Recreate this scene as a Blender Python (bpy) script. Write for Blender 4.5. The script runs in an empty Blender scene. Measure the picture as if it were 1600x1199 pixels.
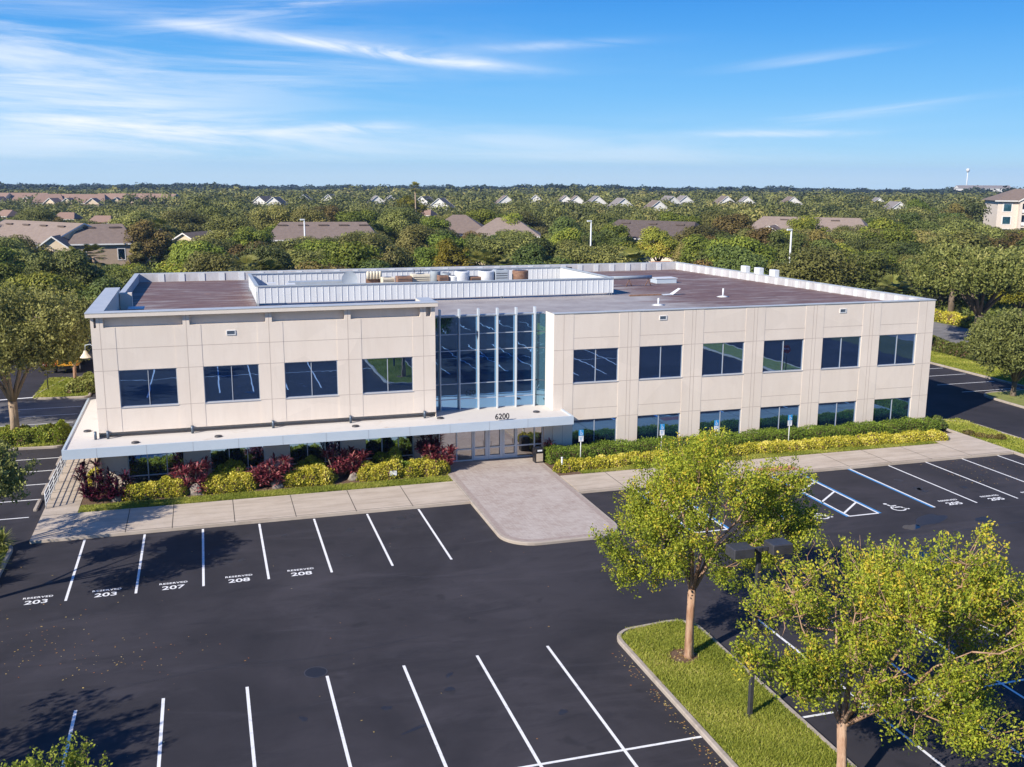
import bpy, math, random
import numpy as np
from mathutils import Vector, Matrix
R = math.radians
random.seed(7)
rng = np.random.default_rng(11)
scene = bpy.context.scene
col = scene.collection
WL = {}          # world location of every object that parents others

# ------------------------------------------------------------------ helpers
def tag(o, label=None, cat=None, group=None, kind=None):
    if label: o['label'] = label
    if cat: o['category'] = cat
    if group: o['group'] = group
    if kind: o['kind'] = kind
    return o

def empty(name, loc, label=None, cat=None, group=None, rz=0.0):
    o = bpy.data.objects.new(name, None)
    col.objects.link(o)
    o.location = loc
    o.rotation_euler = (0, 0, rz)
    o.empty_display_size = 0.3
    WL[o.name] = Vector(loc)
    return tag(o, label, cat, group)

def link_mesh(name, me, parent=None, loc=None):
    o = bpy.data.objects.new(name, me)
    col.objects.link(o)
    if parent is not None:
        o.parent = parent
        WL[o.name] = WL.get(parent.name, Vector((0, 0, 0)))
    elif loc is not None:
        o.location = loc
        WL[o.name] = Vector(loc)
    return o

def copy_tree(o, parent=None):
    c = o.copy(); col.objects.link(c)
    if parent is not None: c.parent = parent
    for ch in list(o.children):
        copy_tree(ch, c)
    return c

class MB:
    """collects boxes, quads, tubes in world coordinates; build() links them as ONE mesh object"""
    def __init__(s):
        s.v = []; s.f = []; s.m = []; s.sm = []
    def add(s, vs, fs, m=0, smooth=False):
        b = len(s.v); s.v += [tuple(p) for p in vs]
        for f in fs:
            s.f.append([b + i for i in f]); s.m.append(m); s.sm.append(smooth)
        return s
    def box(s, x0, x1, y0, y1, z0, z1, m=0):
        vs = [(x0,y0,z0),(x1,y0,z0),(x1,y1,z0),(x0,y1,z0),(x0,y0,z1),(x1,y0,z1),(x1,y1,z1),(x0,y1,z1)]
        return s.add(vs, [(0,3,2,1),(4,5,6,7),(0,1,5,4),(1,2,6,5),(2,3,7,6),(3,0,4,7)], m)
    def bbox(s, x0, x1, y0, y1, z0, z1, b=0.03, m=0):
        """box with chamfered top and vertical edges"""
        def ring(x0,x1,y0,y1,z,c):
            return [(x0+c,y0,z),(x1-c,y0,z),(x1,y0+c,z),(x1,y1-c,z),(x1-c,y1,z),(x0+c,y1,z),(x0,y1-c,z),(x0,y0+c,z)]
        vs = ring(x0,x1,y0,y1,z0,b) + ring(x0,x1,y0,y1,z1-b,b) + ring(x0+b,x1-b,y0+b,y1-b,z1,b*0.5)
        fs = [tuple(range(7,-1,-1)), tuple(range(16,24))]
        for k in range(2):
            for i in range(8):
                j = (i+1) % 8
                fs.append((k*8+i, k*8+j, (k+1)*8+j, (k+1)*8+i))
        return s.add(vs, fs, m)
    def quad(s, a, b, c, d, m=0):
        return s.add([a,b,c,d], [(0,1,2,3)], m)
    def poly(s, pts, z, m=0):
        return s.add([(p[0],p[1],z) for p in pts], [tuple(range(len(pts)))], m)
    def prism(s, pts, z0, z1, m=0):
        n = len(pts)
        vs = [(p[0],p[1],z0) for p in pts] + [(p[0],p[1],z1) for p in pts]
        fs = [tuple(range(n-1,-1,-1)), tuple(range(n,2*n))]
        fs += [(i,(i+1)%n,n+(i+1)%n,n+i) for i in range(n)]
        return s.add(vs, fs, m)
    def tube(s, pts, rad, n=6, m=0, cap=True):
        P = [Vector(p) for p in pts]; b = len(s.v)
        if not hasattr(rad, '__len__'): rad = [rad]*len(P)
        up = Vector((0.31,0.17,1)) 
        for i,p in enumerate(P):
            d = (P[min(i+1,len(P)-1)] - P[max(i-1,0)]).normalized()
            a = d.cross(up)
            if a.length < 1e-3: a = d.cross(Vector((1,0,0)))
            a.normalize(); c = d.cross(a)
            for k in range(n):
                t = 2*math.pi*k/n
                s.v.append(tuple(p + (a*math.cos(t)+c*math.sin(t))*rad[i]))
        for i in range(len(P)-1):
            for k in range(n):
                s.f.append([b+i*n+k, b+i*n+(k+1)%n, b+(i+1)*n+(k+1)%n, b+(i+1)*n+k]); s.m.append(m); s.sm.append(True)
        if cap:
            s.f.append([b+k for k in range(n-1,-1,-1)]); s.m.append(m); s.sm.append(False)
            e = b+(len(P)-1)*n
            s.f.append([e+k for k in range(n)]); s.m.append(m); s.sm.append(False)
        return s
    def build(s, name, mats, parent=None, loc=None):
        off = WL.get(parent.name, Vector((0,0,0))) if parent is not None else Vector(loc or (0,0,0))
        me = bpy.data.meshes.new(name)
        me.from_pydata([(x-off.x,y-off.y,z-off.z) for x,y,z in s.v], [], s.f)
        if not isinstance(mats, (list,tuple)): mats = [mats]
        for m in mats: me.materials.append(m)
        me.polygons.foreach_set('material_index', s.m)
        me.polygons.foreach_set('use_smooth', s.sm)
        me.update()
        return link_mesh(name, me, parent, loc if parent is None else None)

def quad_mesh(name, V, mats, tint=None, midx=None):
    """V: (N,4,3) numpy -> mesh of separate quads with a per-face tint"""
    N = V.shape[0]
    me = bpy.data.meshes.new(name)
    me.vertices.add(4*N); me.vertices.foreach_set('co', V.reshape(-1).astype(np.float32))
    me.loops.add(4*N); me.loops.foreach_set('vertex_index', np.arange(4*N, dtype=np.int32))
    me.polygons.add(N); me.polygons.foreach_set('loop_start', np.arange(0,4*N,4, dtype=np.int32))
    me.polygons.foreach_set('loop_total', np.full(N,4,dtype=np.int32))
    if not isinstance(mats,(list,tuple)): mats=[mats]
    for m in mats: me.materials.append(m)
    if midx is not None: me.polygons.foreach_set('material_index', midx.astype(np.int32))
    if tint is None: tint = rng.random(N)
    at = me.attributes.new('tint','FLOAT','FACE'); at.data.foreach_set('value', tint.astype(np.float32))
    me.update(calc_edges=True)
    return me

def unit(a):
    return a/np.maximum(np.linalg.norm(a,axis=-1,keepdims=True),1e-9)

def leaves(C, L, Wd, axis=None, jitter=1.0, flat=0.0, r=None):
    """diamond leaf quads at centres C with length L and width Wd; axis: preferred direction (N,3)"""
    r = r or rng
    N = len(C)
    d = r.normal(size=(N,3))
    if axis is not None: d = axis + d*jitter
    d = unit(d)
    s = unit(np.cross(d, r.normal(size=(N,3)) + np.array([0,0,flat])))
    if flat: s = unit(np.cross(d, np.array([0,0,1.0]) + r.normal(size=(N,3))/(1+flat)))
    L = np.broadcast_to(np.asarray(L,float), (N,))[:,None]; Wd = np.broadcast_to(np.asarray(Wd,float), (N,))[:,None]
    return np.stack([C-d*L/2, C+s*Wd/2, C+d*L/2, C-s*Wd/2], axis=1)

def leaf_shell(C, L, Wd, nrm, jitter=0.55, r=None):
    """leaf quads lying along a clump's surface: nrm is the outward direction"""
    r = r or rng; N = len(C)
    n = unit(nrm + r.normal(size=(N,3))*jitter); d = unit(np.cross(n, r.normal(size=(N,3)))); s = np.cross(n, d)
    L = np.broadcast_to(np.asarray(L,float),(N,))[:,None]; Wd = np.broadcast_to(np.asarray(Wd,float),(N,))[:,None]
    return np.stack([C-d*L/2, C+s*Wd/2, C+d*L/2, C-s*Wd/2], axis=1)

# ------------------------------------------------------------------ materials
def nt(m): return m.node_tree
def mat(name, c, rough=0.8, c2=None, scale=5.0, stretch=(1,1,1), lo=0.35, hi=0.65, bump=0.0, bscale=40.0, metal=0.0, spec=0.5, detail=6.0, extra=None):
    m = bpy.data.materials.new(name); m.use_nodes = True
    t = m.node_tree; N = t.nodes; b = N['Principled BSDF']
    b.inputs['Roughness'].default_value = rough
    b.inputs['Metallic'].default_value = metal
    b.inputs['Specular IOR Level'].default_value = spec
    b.inputs['Base Color'].default_value = (*c,1)
    if c2 is not None or bump:
        tc = N.new('ShaderNodeTexCoord'); mp = N.new('ShaderNodeMapping'); mp.inputs['Scale'].default_value = stretch
        t.links.new(tc.outputs['Object'], mp.inputs['Vector'])
    if c2 is not None:
        n = N.new('ShaderNodeTexNoise'); n.inputs['Scale'].default_value = scale; n.inputs['Detail'].default_value = detail
        n.inputs['Roughness'].default_value = 0.65
        t.links.new(mp.outputs[0], n.inputs['Vector'])
        cr = N.new('ShaderNodeValToRGB'); cr.color_ramp.elements[0].position = lo; cr.color_ramp.elements[1].position = hi
        cr.color_ramp.elements[0].color = (*c,1); cr.color_ramp.elements[1].color = (*c2,1)
        t.links.new(n.outputs['Fac'], cr.inputs['Fac']); t.links.new(cr.outputs['Color'], b.inputs['Base Color'])
    if bump:
        n2 = N.new('ShaderNodeTexNoise'); n2.inputs['Scale'].default_value = bscale; n2.inputs['Detail'].default_value = 4
        t.links.new(mp.outputs[0], n2.inputs['Vector'])
        bp = N.new('ShaderNodeBump'); bp.inputs['Strength'].default_value = bump; bp.inputs['Distance'].default_value = 0.03
        t.links.new(n2.outputs['Fac'], bp.inputs['Height']); t.links.new(bp.outputs[0], b.inputs['Normal'])
    return m

def mixcol(t, fac, a, b, mode='MIX'):
    n = t.nodes.new('ShaderNodeMix'); n.data_type = 'RGBA'; n.blend_type = mode
    for i, v in ((0, fac), (6, a), (7, b)):
        if isinstance(v, (int,float)): n.inputs[i].default_value = v
        elif isinstance(v, tuple): n.inputs[i].default_value = (*v,1)
        else: t.links.new(v, n.inputs[i])
    return n.outputs[2]

def noise(t, vec, scale, detail=5, rough=0.6, dist=0.0):
    n = t.nodes.new('ShaderNodeTexNoise'); n.inputs['Scale'].default_value = scale; n.inputs['Detail'].default_value = detail
    n.inputs['Roughness'].default_value = rough; n.inputs['Distortion'].default_value = dist
    if vec is not None: t.links.new(vec, n.inputs['Vector'])
    return n.outputs['Fac']

def ramp(t, fac, p0, p1, c0=(0,0,0), c1=(1,1,1)):
    n = t.nodes.new('ShaderNodeValToRGB'); e = n.color_ramp.elements
    e[0].position = p0; e[1].position = p1; e[0].color = (*c0,1); e[1].color = (*c1,1)
    t.links.new(fac, n.inputs['Fac']); return n.outputs['Color']

def math_n(t, op, a, b=None, clamp=False):
    n = t.nodes.new('ShaderNodeMath'); n.operation = op; n.use_clamp = clamp
    for i, v in ((0,a),(1,b)):
        if v is None: continue
        if isinstance(v,(int,float)): n.inputs[i].default_value = v
        else: t.links.new(v, n.inputs[i])
    return n.outputs[0]

def mapping(t, scale=(1,1,1), rot=0.0, src='Object'):
    tc = t.nodes.new('ShaderNodeTexCoord'); mp = t.nodes.new('ShaderNodeMapping')
    mp.inputs['Scale'].default_value = scale; mp.inputs['Rotation'].default_value = (0,0,rot)
    t.links.new(tc.outputs[src], mp.inputs['Vector']); return mp.outputs[0]

def leafmat(name, c0, c1, c2=None, trans=0.3, vary=0.0, rough=0.6):
    """foliage: colour per leaf from the 'tint' attribute, some light let through; vary: change from tree to tree"""
    m = bpy.data.materials.new(name); m.use_nodes = True
    t = m.node_tree; N = t.nodes; b = N['Principled BSDF']; out = N['Material Output']
    a = N.new('ShaderNodeAttribute'); a.attribute_name = 'tint'
    cr = N.new('ShaderNodeValToRGB'); cr.color_ramp.elements[0].color = (*c0,1); cr.color_ramp.elements[1].color = (*c1,1)
    if c2 is not None:
        cr.color_ramp.elements[1].position = 0.8
        e = cr.color_ramp.elements.new(1.0); e.color = (*c2,1)
    t.links.new(a.outputs['Fac'], cr.inputs['Fac'])
    c = cr.outputs['Color']
    if vary:
        oi = N.new('ShaderNodeObjectInfo'); hs = N.new('ShaderNodeHueSaturation')
        t.links.new(c, hs.inputs['Color'])
        h = math_n(t,'MULTIPLY_ADD', oi.outputs['Random'], -0.05*vary); h.node.inputs[2].default_value = 0.5+0.018*vary
        t.links.new(h, hs.inputs['Hue'])
        fr = math_n(t,'FRACT', math_n(t,'MULTIPLY', oi.outputs['Random'], 7.31))
        v = math_n(t,'MULTIPLY_ADD', fr, 0.75*vary); v.node.inputs[2].default_value = 1-0.35*vary
        t.links.new(v, hs.inputs['Value']); c = hs.outputs['Color']
    t.links.new(c, b.inputs['Base Color']); b.inputs['Roughness'].default_value = rough
    b.inputs['Specular IOR Level'].default_value = 0.3
    tr = N.new('ShaderNodeBsdfTranslucent'); t.links.new(c, tr.inputs['Color'])
    mx = N.new('ShaderNodeMixShader'); mx.inputs[0].default_value = trans
    t.links.new(b.outputs[0], mx.inputs[1]); t.links.new(tr.outputs[0], mx.inputs[2])
    t.links.new(mx.outputs[0], out.inputs['Surface'])
    return m

def glassmat(name, tint, body, refl=0.5, wave=0.012, wscale=1.1):
    """dark tinted reflective window film; slight waviness of the panes"""
    m = bpy.data.materials.new(name); m.use_nodes = True
    t = m.node_tree; N = t.nodes; out = N['Material Output']; b = N['Principled BSDF']
    b.inputs['Base Color'].default_value = (*body,1); b.inputs['Roughness'].default_value = 0.3
    g = N.new('ShaderNodeBsdfGlossy'); g.inputs['Color'].default_value = (*tint,1); g.inputs['Roughness'].default_value = 0.0
    v = mapping(t, (1,1,1.6))
    n = noise(t, v, wscale, 2, 0.4)
    bp = N.new('ShaderNodeBump'); bp.inputs['Strength'].default_value = 1.0; bp.inputs['Distance'].default_value = wave
    t.links.new(n, bp.inputs['Height']); t.links.new(bp.outputs[0], g.inputs['Normal'])
    mx = N.new('ShaderNodeMixShader'); mx.inputs[0].default_value = refl
    t.links.new(b.outputs[0], mx.inputs[1]); t.links.new(g.outputs[0], mx.inputs[2]); t.links.new(mx.outputs[0], out.inputs['Surface'])
    return m

def stucco(name, c, rough, c2, *a, **k):
    m = mat(name, c, rough, c2, *a, **k); t = m.node_tree; b = t.nodes['Principled BSDF']
    src = b.inputs['Base Color'].links[0].from_socket
    st = ramp(t, noise(t, mapping(t,(1.6,1.6,0.13)), 2.2, 6, 0.7), 0.50, 0.78)       # rain streaks
    col_ = mixcol(t, math_n(t,'MULTIPLY', st, 0.14), src, (0.42,0.36,0.31))
    vo = t.nodes.new('ShaderNodeTexVoronoi'); vo.inputs['Scale'].default_value = 0.3; t.links.new(mapping(t,(1,1,1.5)), vo.inputs['Vector'])
    hv = t.nodes.new('ShaderNodeSeparateColor'); t.links.new(vo.outputs['Color'], hv.inputs[0])
    mr = t.nodes.new('ShaderNodeMapRange'); mr.inputs[3].default_value = 0.965; mr.inputs[4].default_value = 1.03; t.links.new(hv.outputs[0], mr.inputs[0])
    t.links.new(mixcol(t, 1.0, col_, mr.outputs[0], 'MULTIPLY'), b.inputs['Base Color']); return m
M = {}
M['stucco'] = stucco('stucco', (0.715,0.62,0.53), 0.9, (0.76,0.67,0.58), 0.9, (1,1,0.35), 0.3, 0.7, bump=0.15, bscale=60)
M['stucco_trim'] = mat('stucco_trim', (0.68,0.60,0.51), 0.9, (0.72,0.64,0.56), 1.2, (1,1,1), 0.3, 0.7, bump=0.1, bscale=60)
M['joint'] = mat('joint', (0.47,0.39,0.335), 0.9)
M['white_wall'] = mat('white_wall', (0.72,0.69,0.64), 0.85, (0.66,0.62,0.57), 1.5, (1,1,0.3), 0.4, 0.75)
M['coping'] = mat('coping', (0.42,0.45,0.48), 0.45, (0.50,0.52,0.54), 1.5, metal=0.0)
M['fascia'] = mat('fascia', (0.45,0.53,0.61), 0.4, (0.50,0.575,0.65), 0.6, (1,1,3), 0.3, 0.7)
M['fascia_seam'] = mat('fascia_seam', (0.32,0.36,0.41), 0.5)
M['canopy_roof'] = mat('canopy_roof', (0.62,0.59,0.555), 0.8, (0.46,0.39,0.33), 1.1, (1,1.6,1), 0.58, 0.80, detail=8)
M['frame'] = mat('frame', (0.74,0.75,0.76), 0.45, metal=0.0)
M['dark_frame'] = mat('dark_frame', (0.10,0.13,0.17), 0.4, metal=0.3)
M['window_trim'] = mat('window_trim', (0.42,0.45,0.50), 0.45, metal=0.2)
M['glass'] = glassmat('glass', (0.34,0.56,0.92), (0.002,0.014,0.048), 0.62, 0.0016, 0.8)
M['curtain_glass'] = glassmat('curtain_glass', (0.33,0.62,0.98), (0.002,0.022,0.066), 0.68, 0.0028, 0.9)
M['low_glass'] = glassmat('low_glass', (0.20,0.46,0.90), (0.002,0.014,0.048), 0.50, 0.0016, 0.8)
M['shop_glass'] = glassmat('shop_glass', (0.42,0.72,1.0), (0.006,0.030,0.075), 0.72, 0.0016, 0.8)
M['entry_glass'] = glassmat('entry_glass', (0.80,0.80,0.82), (0.02,0.018,0.016), 0.55, 0.004, 1.0)
M['side_glass'] = glassmat('side_glass', (0.45,0.75,0.95), (0.02,0.09,0.14), 0.5, 0.006, 1.0)
M['white_metal'] = mat('white_metal', (0.66,0.68,0.70), 0.5, (0.56,0.58,0.60), 1.2, (1,1,0.3), 0.5, 0.8)
M['grey_metal'] = mat('grey_metal', (0.33,0.38,0.42), 0.5, (0.40,0.44,0.48), 2)
M['dark_metal'] = mat('dark_metal', (0.035,0.035,0.042), 0.45, (0.05,0.05,0.058), 3)
M['black_metal'] = mat('black_metal', (0.012,0.012,0.015), 0.4)
M['rust'] = mat('rust', (0.20,0.105,0.07), 0.8, (0.30,0.18,0.12), 6)
M['cream'] = mat('cream', (0.72,0.66,0.52), 0.7, (0.64,0.56,0.42), 4)
M['void'] = mat('void', (0.02,0.02,0.022), 0.9)
M['paint'] = mat('paint', (0.80,0.80,0.80), 0.7, (0.34,0.335,0.345), 5, (1,1,1), 0.54, 0.80, detail=10)
M['fin'] = mat('fin', (0.50,0.55,0.60), 0.4)
M['blue_paint'] = mat('blue_paint', (0.03,0.21,0.52), 0.7, (0.05,0.27,0.58), 5)
M['sign_blue'] = mat('sign_blue', (0.02,0.27,0.62), 0.5)
M['red'] = mat('red', (0.62,0.05,0.035), 0.5)
M['grass_soil'] = mat('grass_soil', (0.16,0.185,0.035), 0.95, (0.27,0.28,0.075), 2.4, (1,1,1), 0.35, 0.68, bump=0.5, bscale=30, detail=8)
M['mulch'] = mat('mulch', (0.085,0.045,0.026), 0.95, (0.20,0.125,0.075), 14, bump=0.8, bscale=50)
M['bark'] = mat('bark', (0.27,0.145,0.085), 0.9, (0.46,0.31,0.21), 3.5, (1,1,0.22), 0.38, 0.62, bump=0.8, bscale=24)
M['oak_bark'] = mat('oak_bark', (0.12,0.09,0.065), 0.95, (0.22,0.17,0.13), 5, (1,1,0.3), bump=0.6, bscale=20)
M['pale_bark'] = mat('pale_bark', (0.36,0.27,0.19), 0.95, (0.26,0.19,0.13), 5, (1,1,0.3), bump=0.6, bscale=20)
M['lime_leaf'] = leafmat('lime_leaf', (0.055,0.105,0.008), (0.46,0.50,0.042), (0.62,0.46,0.05), 0.30)
M['fresh_leaf'] = leafmat('fresh_leaf', (0.10,0.15,0.014), (0.36,0.40,0.05), None, 0.35)
M['oak_leaf'] = leafmat('oak_leaf', (0.064,0.078,0.018), (0.26,0.262,0.066), (0.36,0.32,0.11), 0.22, 1.0)
M['dark_leaf'] = leafmat('dark_leaf', (0.042,0.066,0.015), (0.165,0.205,0.045), None, 0.2, 0.8)
M['bright_leaf'] = leafmat('bright_leaf', (0.070,0.105,0.013), (0.26,0.31,0.042), (0.40,0.36,0.05), 0.28, 0.8)
M['rusty_leaf'] = leafmat('rusty_leaf', (0.075,0.066,0.016), (0.20,0.155,0.042), (0.24,0.19,0.05), 0.22, 0.8)
M['yellow_leaf'] = leafmat('yellow_leaf', (0.12,0.13,0.010), (0.36,0.30,0.025), None, 0.3, 0.4)
M['olive_leaf'] = leafmat('olive_leaf', (0.078,0.094,0.022), (0.31,0.318,0.092), None, 0.25, 0.5)
M['palm_leaf'] = leafmat('palm_leaf', (0.055,0.075,0.018), (0.21,0.22,0.055), (0.26,0.24,0.06), 0.2, 0.5)
M['golden_leaf'] = leafmat('golden_leaf', (0.13,0.17,0.014), (0.66,0.58,0.060), (0.86,0.77,0.22), 0.3)
M['hedge_leaf'] = leafmat('hedge_leaf', (0.065,0.115,0.012), (0.24,0.33,0.035), None, 0.25)
M['red_leaf'] = leafmat('red_leaf', (0.05,0.010,0.022), (0.30,0.055,0.075), (0.52,0.21,0.20), 0.25, 0.0, 0.4)
M['maroon_leaf'] = leafmat('maroon_leaf', (0.022,0.004,0.014), (0.085,0.010,0.035), (0.16,0.03,0.05), 0.2, 0.0, 0.4)
M['grass_leaf'] = leafmat('grass_leaf', (0.16,0.21,0.020), (0.42,0.44,0.070), (0.58,0.52,0.16), 0.35)
M['strap_leaf'] = leafmat('strap_leaf', (0.11,0.15,0.02), (0.42,0.42,0.12), None, 0.3)
M['dead_leaf'] = leafmat('dead_leaf', (0.30,0.10,0.03), (0.50,0.38,0.12), (0.75,0.66,0.42), 0.1)
M['ridge_leaf'] = leafmat('ridge_leaf', (0.016,0.028,0.014), (0.060,0.082,0.036), (0.09,0.10,0.05), 0.1)
M['far_leaf'] = leafmat('far_leaf', (0.046,0.062,0.016), (0.215,0.222,0.056), (0.33,0.29,0.09), 0.15)

# asphalt: sealed blacktop with wear, seams and damp patches
def asphalt(name, base=(0.023,0.0215,0.026), worn=(0.046,0.042,0.049)):
    m = bpy.data.materials.new(name); m.use_nodes = True; t = m.node_tree; b = t.nodes['Principled BSDF']
    v = mapping(t); v2 = mapping(t, (0.45,1.6,1), 0.08)
    big = ramp(t, noise(t, v, 0.16, 6, 0.62, 0.6), 0.34, 0.66)
    c = mixcol(t, big, base, worn)
    streak = ramp(t, noise(t, v2, 0.5, 6, 0.7, 0.8), 0.52, 0.72)
    c = mixcol(t, math_n(t,'MULTIPLY', streak, 0.65), c, (0.018,0.018,0.023))
    lt = ramp(t, noise(t, v2, 0.33, 7, 0.7, 1.2), 0.54, 0.74)
    c = mixcol(t, math_n(t,'MULTIPLY', lt, 0.45), c, tuple(1.55*k for k in worn))
    drip = ramp(t, noise(t, v, 0.75, 3, 0.5), 0.64, 0.72)
    c = mixcol(t, math_n(t,'MULTIPLY', drip, 0.55), c, (0.018,0.018,0.022))
    grain = noise(t, v, 55, 3, 0.7)
    g = t.nodes.new('ShaderNodeMapRange'); g.inputs[3].default_value = 0.72; g.inputs[4].default_value = 1.28; t.links.new(grain, g.inputs[0])
    c = mixcol(t, 1.0, c, g.outputs[0], 'MULTIPLY')
    t.links.new(c, b.inputs['Base Color'])
    b.inputs['Roughness'].default_value = 0.85; b.inputs['Specular IOR Level'].default_value = 0.3
    bp = t.nodes.new('ShaderNodeBump'); bp.inputs['Strength'].default_value = 0.35; bp.inputs['Distance'].default_value = 0.01
    t.links.new(grain, bp.inputs['Height']); t.links.new(bp.outputs[0], b.inputs['Normal'])
    return m
M['asphalt'] = asphalt('asphalt')
M['road'] = asphalt('road', (0.16,0.155,0.155), (0.24,0.23,0.23))

# concrete walk: stains along the slab, mildew
def concrete(name, a, b_, dirt):
    m = bpy.data.materials.new(name); m.use_nodes = True; t = m.node_tree; b = t.nodes['Principled BSDF']
    v = mapping(t); v2 = mapping(t, (0.35,2.6,1))
    c = mixcol(t, ramp(t, noise(t, v, 0.8, 6, 0.65), 0.3, 0.7), a, b_)
    c = mixcol(t, math_n(t,'MULTIPLY', ramp(t, noise(t, v2, 0.9, 7, 0.7, 0.4), 0.46, 0.72), 0.6), c, dirt)
    gr = noise(t, v, 40, 3, 0.6)
    g = t.nodes.new('ShaderNodeMapRange'); g.inputs[3].default_value = 0.86; g.inputs[4].default_value = 1.12; t.links.new(gr, g.inputs[0])
    c = mixcol(t, 1.0, c, g.outputs[0], 'MULTIPLY')
    t.links.new(c, b.inputs['Base Color']); b.inputs['Roughness'].default_value = 0.9
    bp = t.nodes.new('ShaderNodeBump'); bp.inputs['Strength'].default_value = 0.2; bp.inputs['Distance'].default_value = 0.01
    t.links.new(gr, bp.inputs['Height']); t.links.new(bp.outputs[0], b.inputs['Normal'])
    return m
M['concrete'] = concrete('concrete', (0.47,0.39,0.31), (0.55,0.47,0.385), (0.26,0.205,0.15))
M['kerb'] = concrete('kerb', (0.36,0.31,0.26), (0.44,0.38,0.33), (0.20,0.165,0.13))

# pavers
def pavers():
    m = bpy.data.materials.new('pavers'); m.use_nodes = True; t = m.node_tree; b = t.nodes['Principled BSDF']
    v = mapping(t, (1,1,1), R(45))
    br = t.nodes.new('ShaderNodeTexBrick'); t.links.new(v, br.inputs['Vector'])
    br.inputs['Scale'].default_value = 1.0; br.inputs['Brick Width'].default_value = 0.24; br.inputs['Row Height'].default_value = 0.12
    br.inputs['Mortar Size'].default_value = 0.008; br.inputs['Mortar Smooth'].default_value = 0.2
    br.inputs['Color1'].default_value = (0.49,0.425,0.38,1); br.inputs['Color2'].default_value = (0.39,0.315,0.275,1); br.inputs['Mortar'].default_value = (0.20,0.16,0.135,1)
    vo = mapping(t)
    c = mixcol(t, math_n(t,'MULTIPLY', ramp(t, noise(t, vo, 0.6, 6, 0.65), 0.35, 0.7), 0.55), br.outputs['Color'], (0.53,0.48,0.44))
    c = mixcol(t, math_n(t,'MULTIPLY', ramp(t, noise(t, vo, 3.5, 4, 0.6), 0.5, 0.75), 0.45), c, (0.28,0.20,0.175))
    t.links.new(c, b.inputs['Base Color']); b.inputs['Roughness'].default_value = 0.9
    bp = t.nodes.new('ShaderNodeBump'); bp.inputs['Strength'].default_value = 0.4; bp.inputs['Distance'].default_value = 0.01
    t.links.new(br.outputs['Fac'], bp.inputs['Height']); bp.invert = True; t.links.new(bp.outputs[0], b.inputs['Normal'])
    return m
M['pavers'] = pavers()
M['paver_edge'] = mat('paver_edge', (0.30,0.235,0.21), 0.9, (0.40,0.33,0.29), 6, detail=8)

# flat roof membrane: weathered pale grey, maroon-black algae in streaks, heavier away from the entrance
def membrane():
    m = bpy.data.materials.new('roof_membrane'); m.use_nodes = True; t = m.node_tree; b = t.nodes['Principled BSDF']
    v = mapping(t); v2 = mapping(t, (0.22,1.0,1), 0.05); 
    pale = mixcol(t, ramp(t, noise(t, v, 0.5, 7, 0.65), 0.35, 0.68), (0.40,0.375,0.36), (0.27,0.24,0.235))
    sx = t.nodes.new('ShaderNodeSeparateXYZ'); tc = t.nodes.new('ShaderNodeTexCoord'); t.links.new(tc.outputs['Object'], sx.inputs[0])
    # object origin is the building base at x=27: older membrane on the right part and at the back
    mr = t.nodes.new('ShaderNodeMapRange'); mr.inputs[1].default_value = 6; mr.inputs[2].default_value = 15; t.links.new(sx.outputs[0], mr.inputs[0])
    ml = t.nodes.new('ShaderNodeMapRange'); ml.inputs[1].default_value = -16; ml.inputs[2].default_value = -18; t.links.new(sx.outputs[0], ml.inputs[0])
    old = math_n(t,'MAXIMUM', mr.outputs[0], ml.outputs[0])
    n = noise(t, v2, 0.9, 8, 0.68, 0.5)
    k = math_n(t,'ADD', n, math_n(t,'MULTIPLY', math_n(t,'SUBTRACT', old, 0.55), 0.42))
    f = ramp(t, k, 0.46, 0.68)
    c = mixcol(t, f, pale, mixcol(t, ramp(t, noise(t, v2, 2.2, 6, 0.7), 0.35, 0.7), (0.115,0.058,0.050), (0.215,0.135,0.115)))
    rs = ramp(t, noise(t, mapping(t,(0.5,0.5,1)), 0.55, 5, 0.6), 0.66, 0.74)
    c = mixcol(t, math_n(t,'MULTIPLY', rs, 0.5), c, (0.36,0.20,0.12))
    sp = ramp(t, noise(t, mapping(t,(0.35,1.0,1),0.1), 1.3, 7, 0.75, 0.6), 0.56, 0.70)
    c = mixcol(t, math_n(t,'MULTIPLY', sp, 0.55), c, (0.42,0.385,0.375))
    dk = ramp(t, noise(t, mapping(t,(0.6,1.0,1)), 0.8, 6, 0.7, 0.8), 0.60, 0.72)
    c = mixcol(t, math_n(t,'MULTIPLY', dk, 0.6), c, (0.05,0.035,0.04))
    t.links.new(c, b.inputs['Base Color']); b.inputs['Roughness'].default_value = 0.75
    return m
M['roof'] = membrane()

def shingles(name, a, b_, sc=1.0):
    return mat(name, a, 0.95, b_, 1.6*sc, (1,1,1), 0.3, 0.7, bump=0.3, bscale=12, detail=8)
M['tan_shingle'] = shingles('tan_shingle', (0.30,0.235,0.19), (0.235,0.18,0.15))
M['brown_shingle'] = shingles('brown_shingle', (0.165,0.125,0.105), (0.225,0.17,0.14))
M['dark_shingle'] = shingles('dark_shingle', (0.085,0.065,0.058), (0.13,0.10,0.088))
M['orange_shingle'] = shingles('orange_shingle', (0.30,0.19,0.145), (0.235,0.16,0.125))
M['grey_shingle'] = shingles('grey_shingle', (0.20,0.18,0.17), (0.27,0.24,0.23))
M['tan_wall'] = mat('tan_wall', (0.42,0.32,0.23), 0.9, (0.36,0.27,0.20), 2)
M['cream_wall'] = mat('cream_wall', (0.70,0.58,0.42), 0.9, (0.62,0.50,0.36), 2)
M['pale_wall'] = mat('pale_wall', (0.68,0.60,0.52), 0.9, (0.60,0.53,0.46), 2)
M['white_siding'] = mat('white_siding', (0.74,0.73,0.70), 0.8, (0.66,0.65,0.63), 2)
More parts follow.
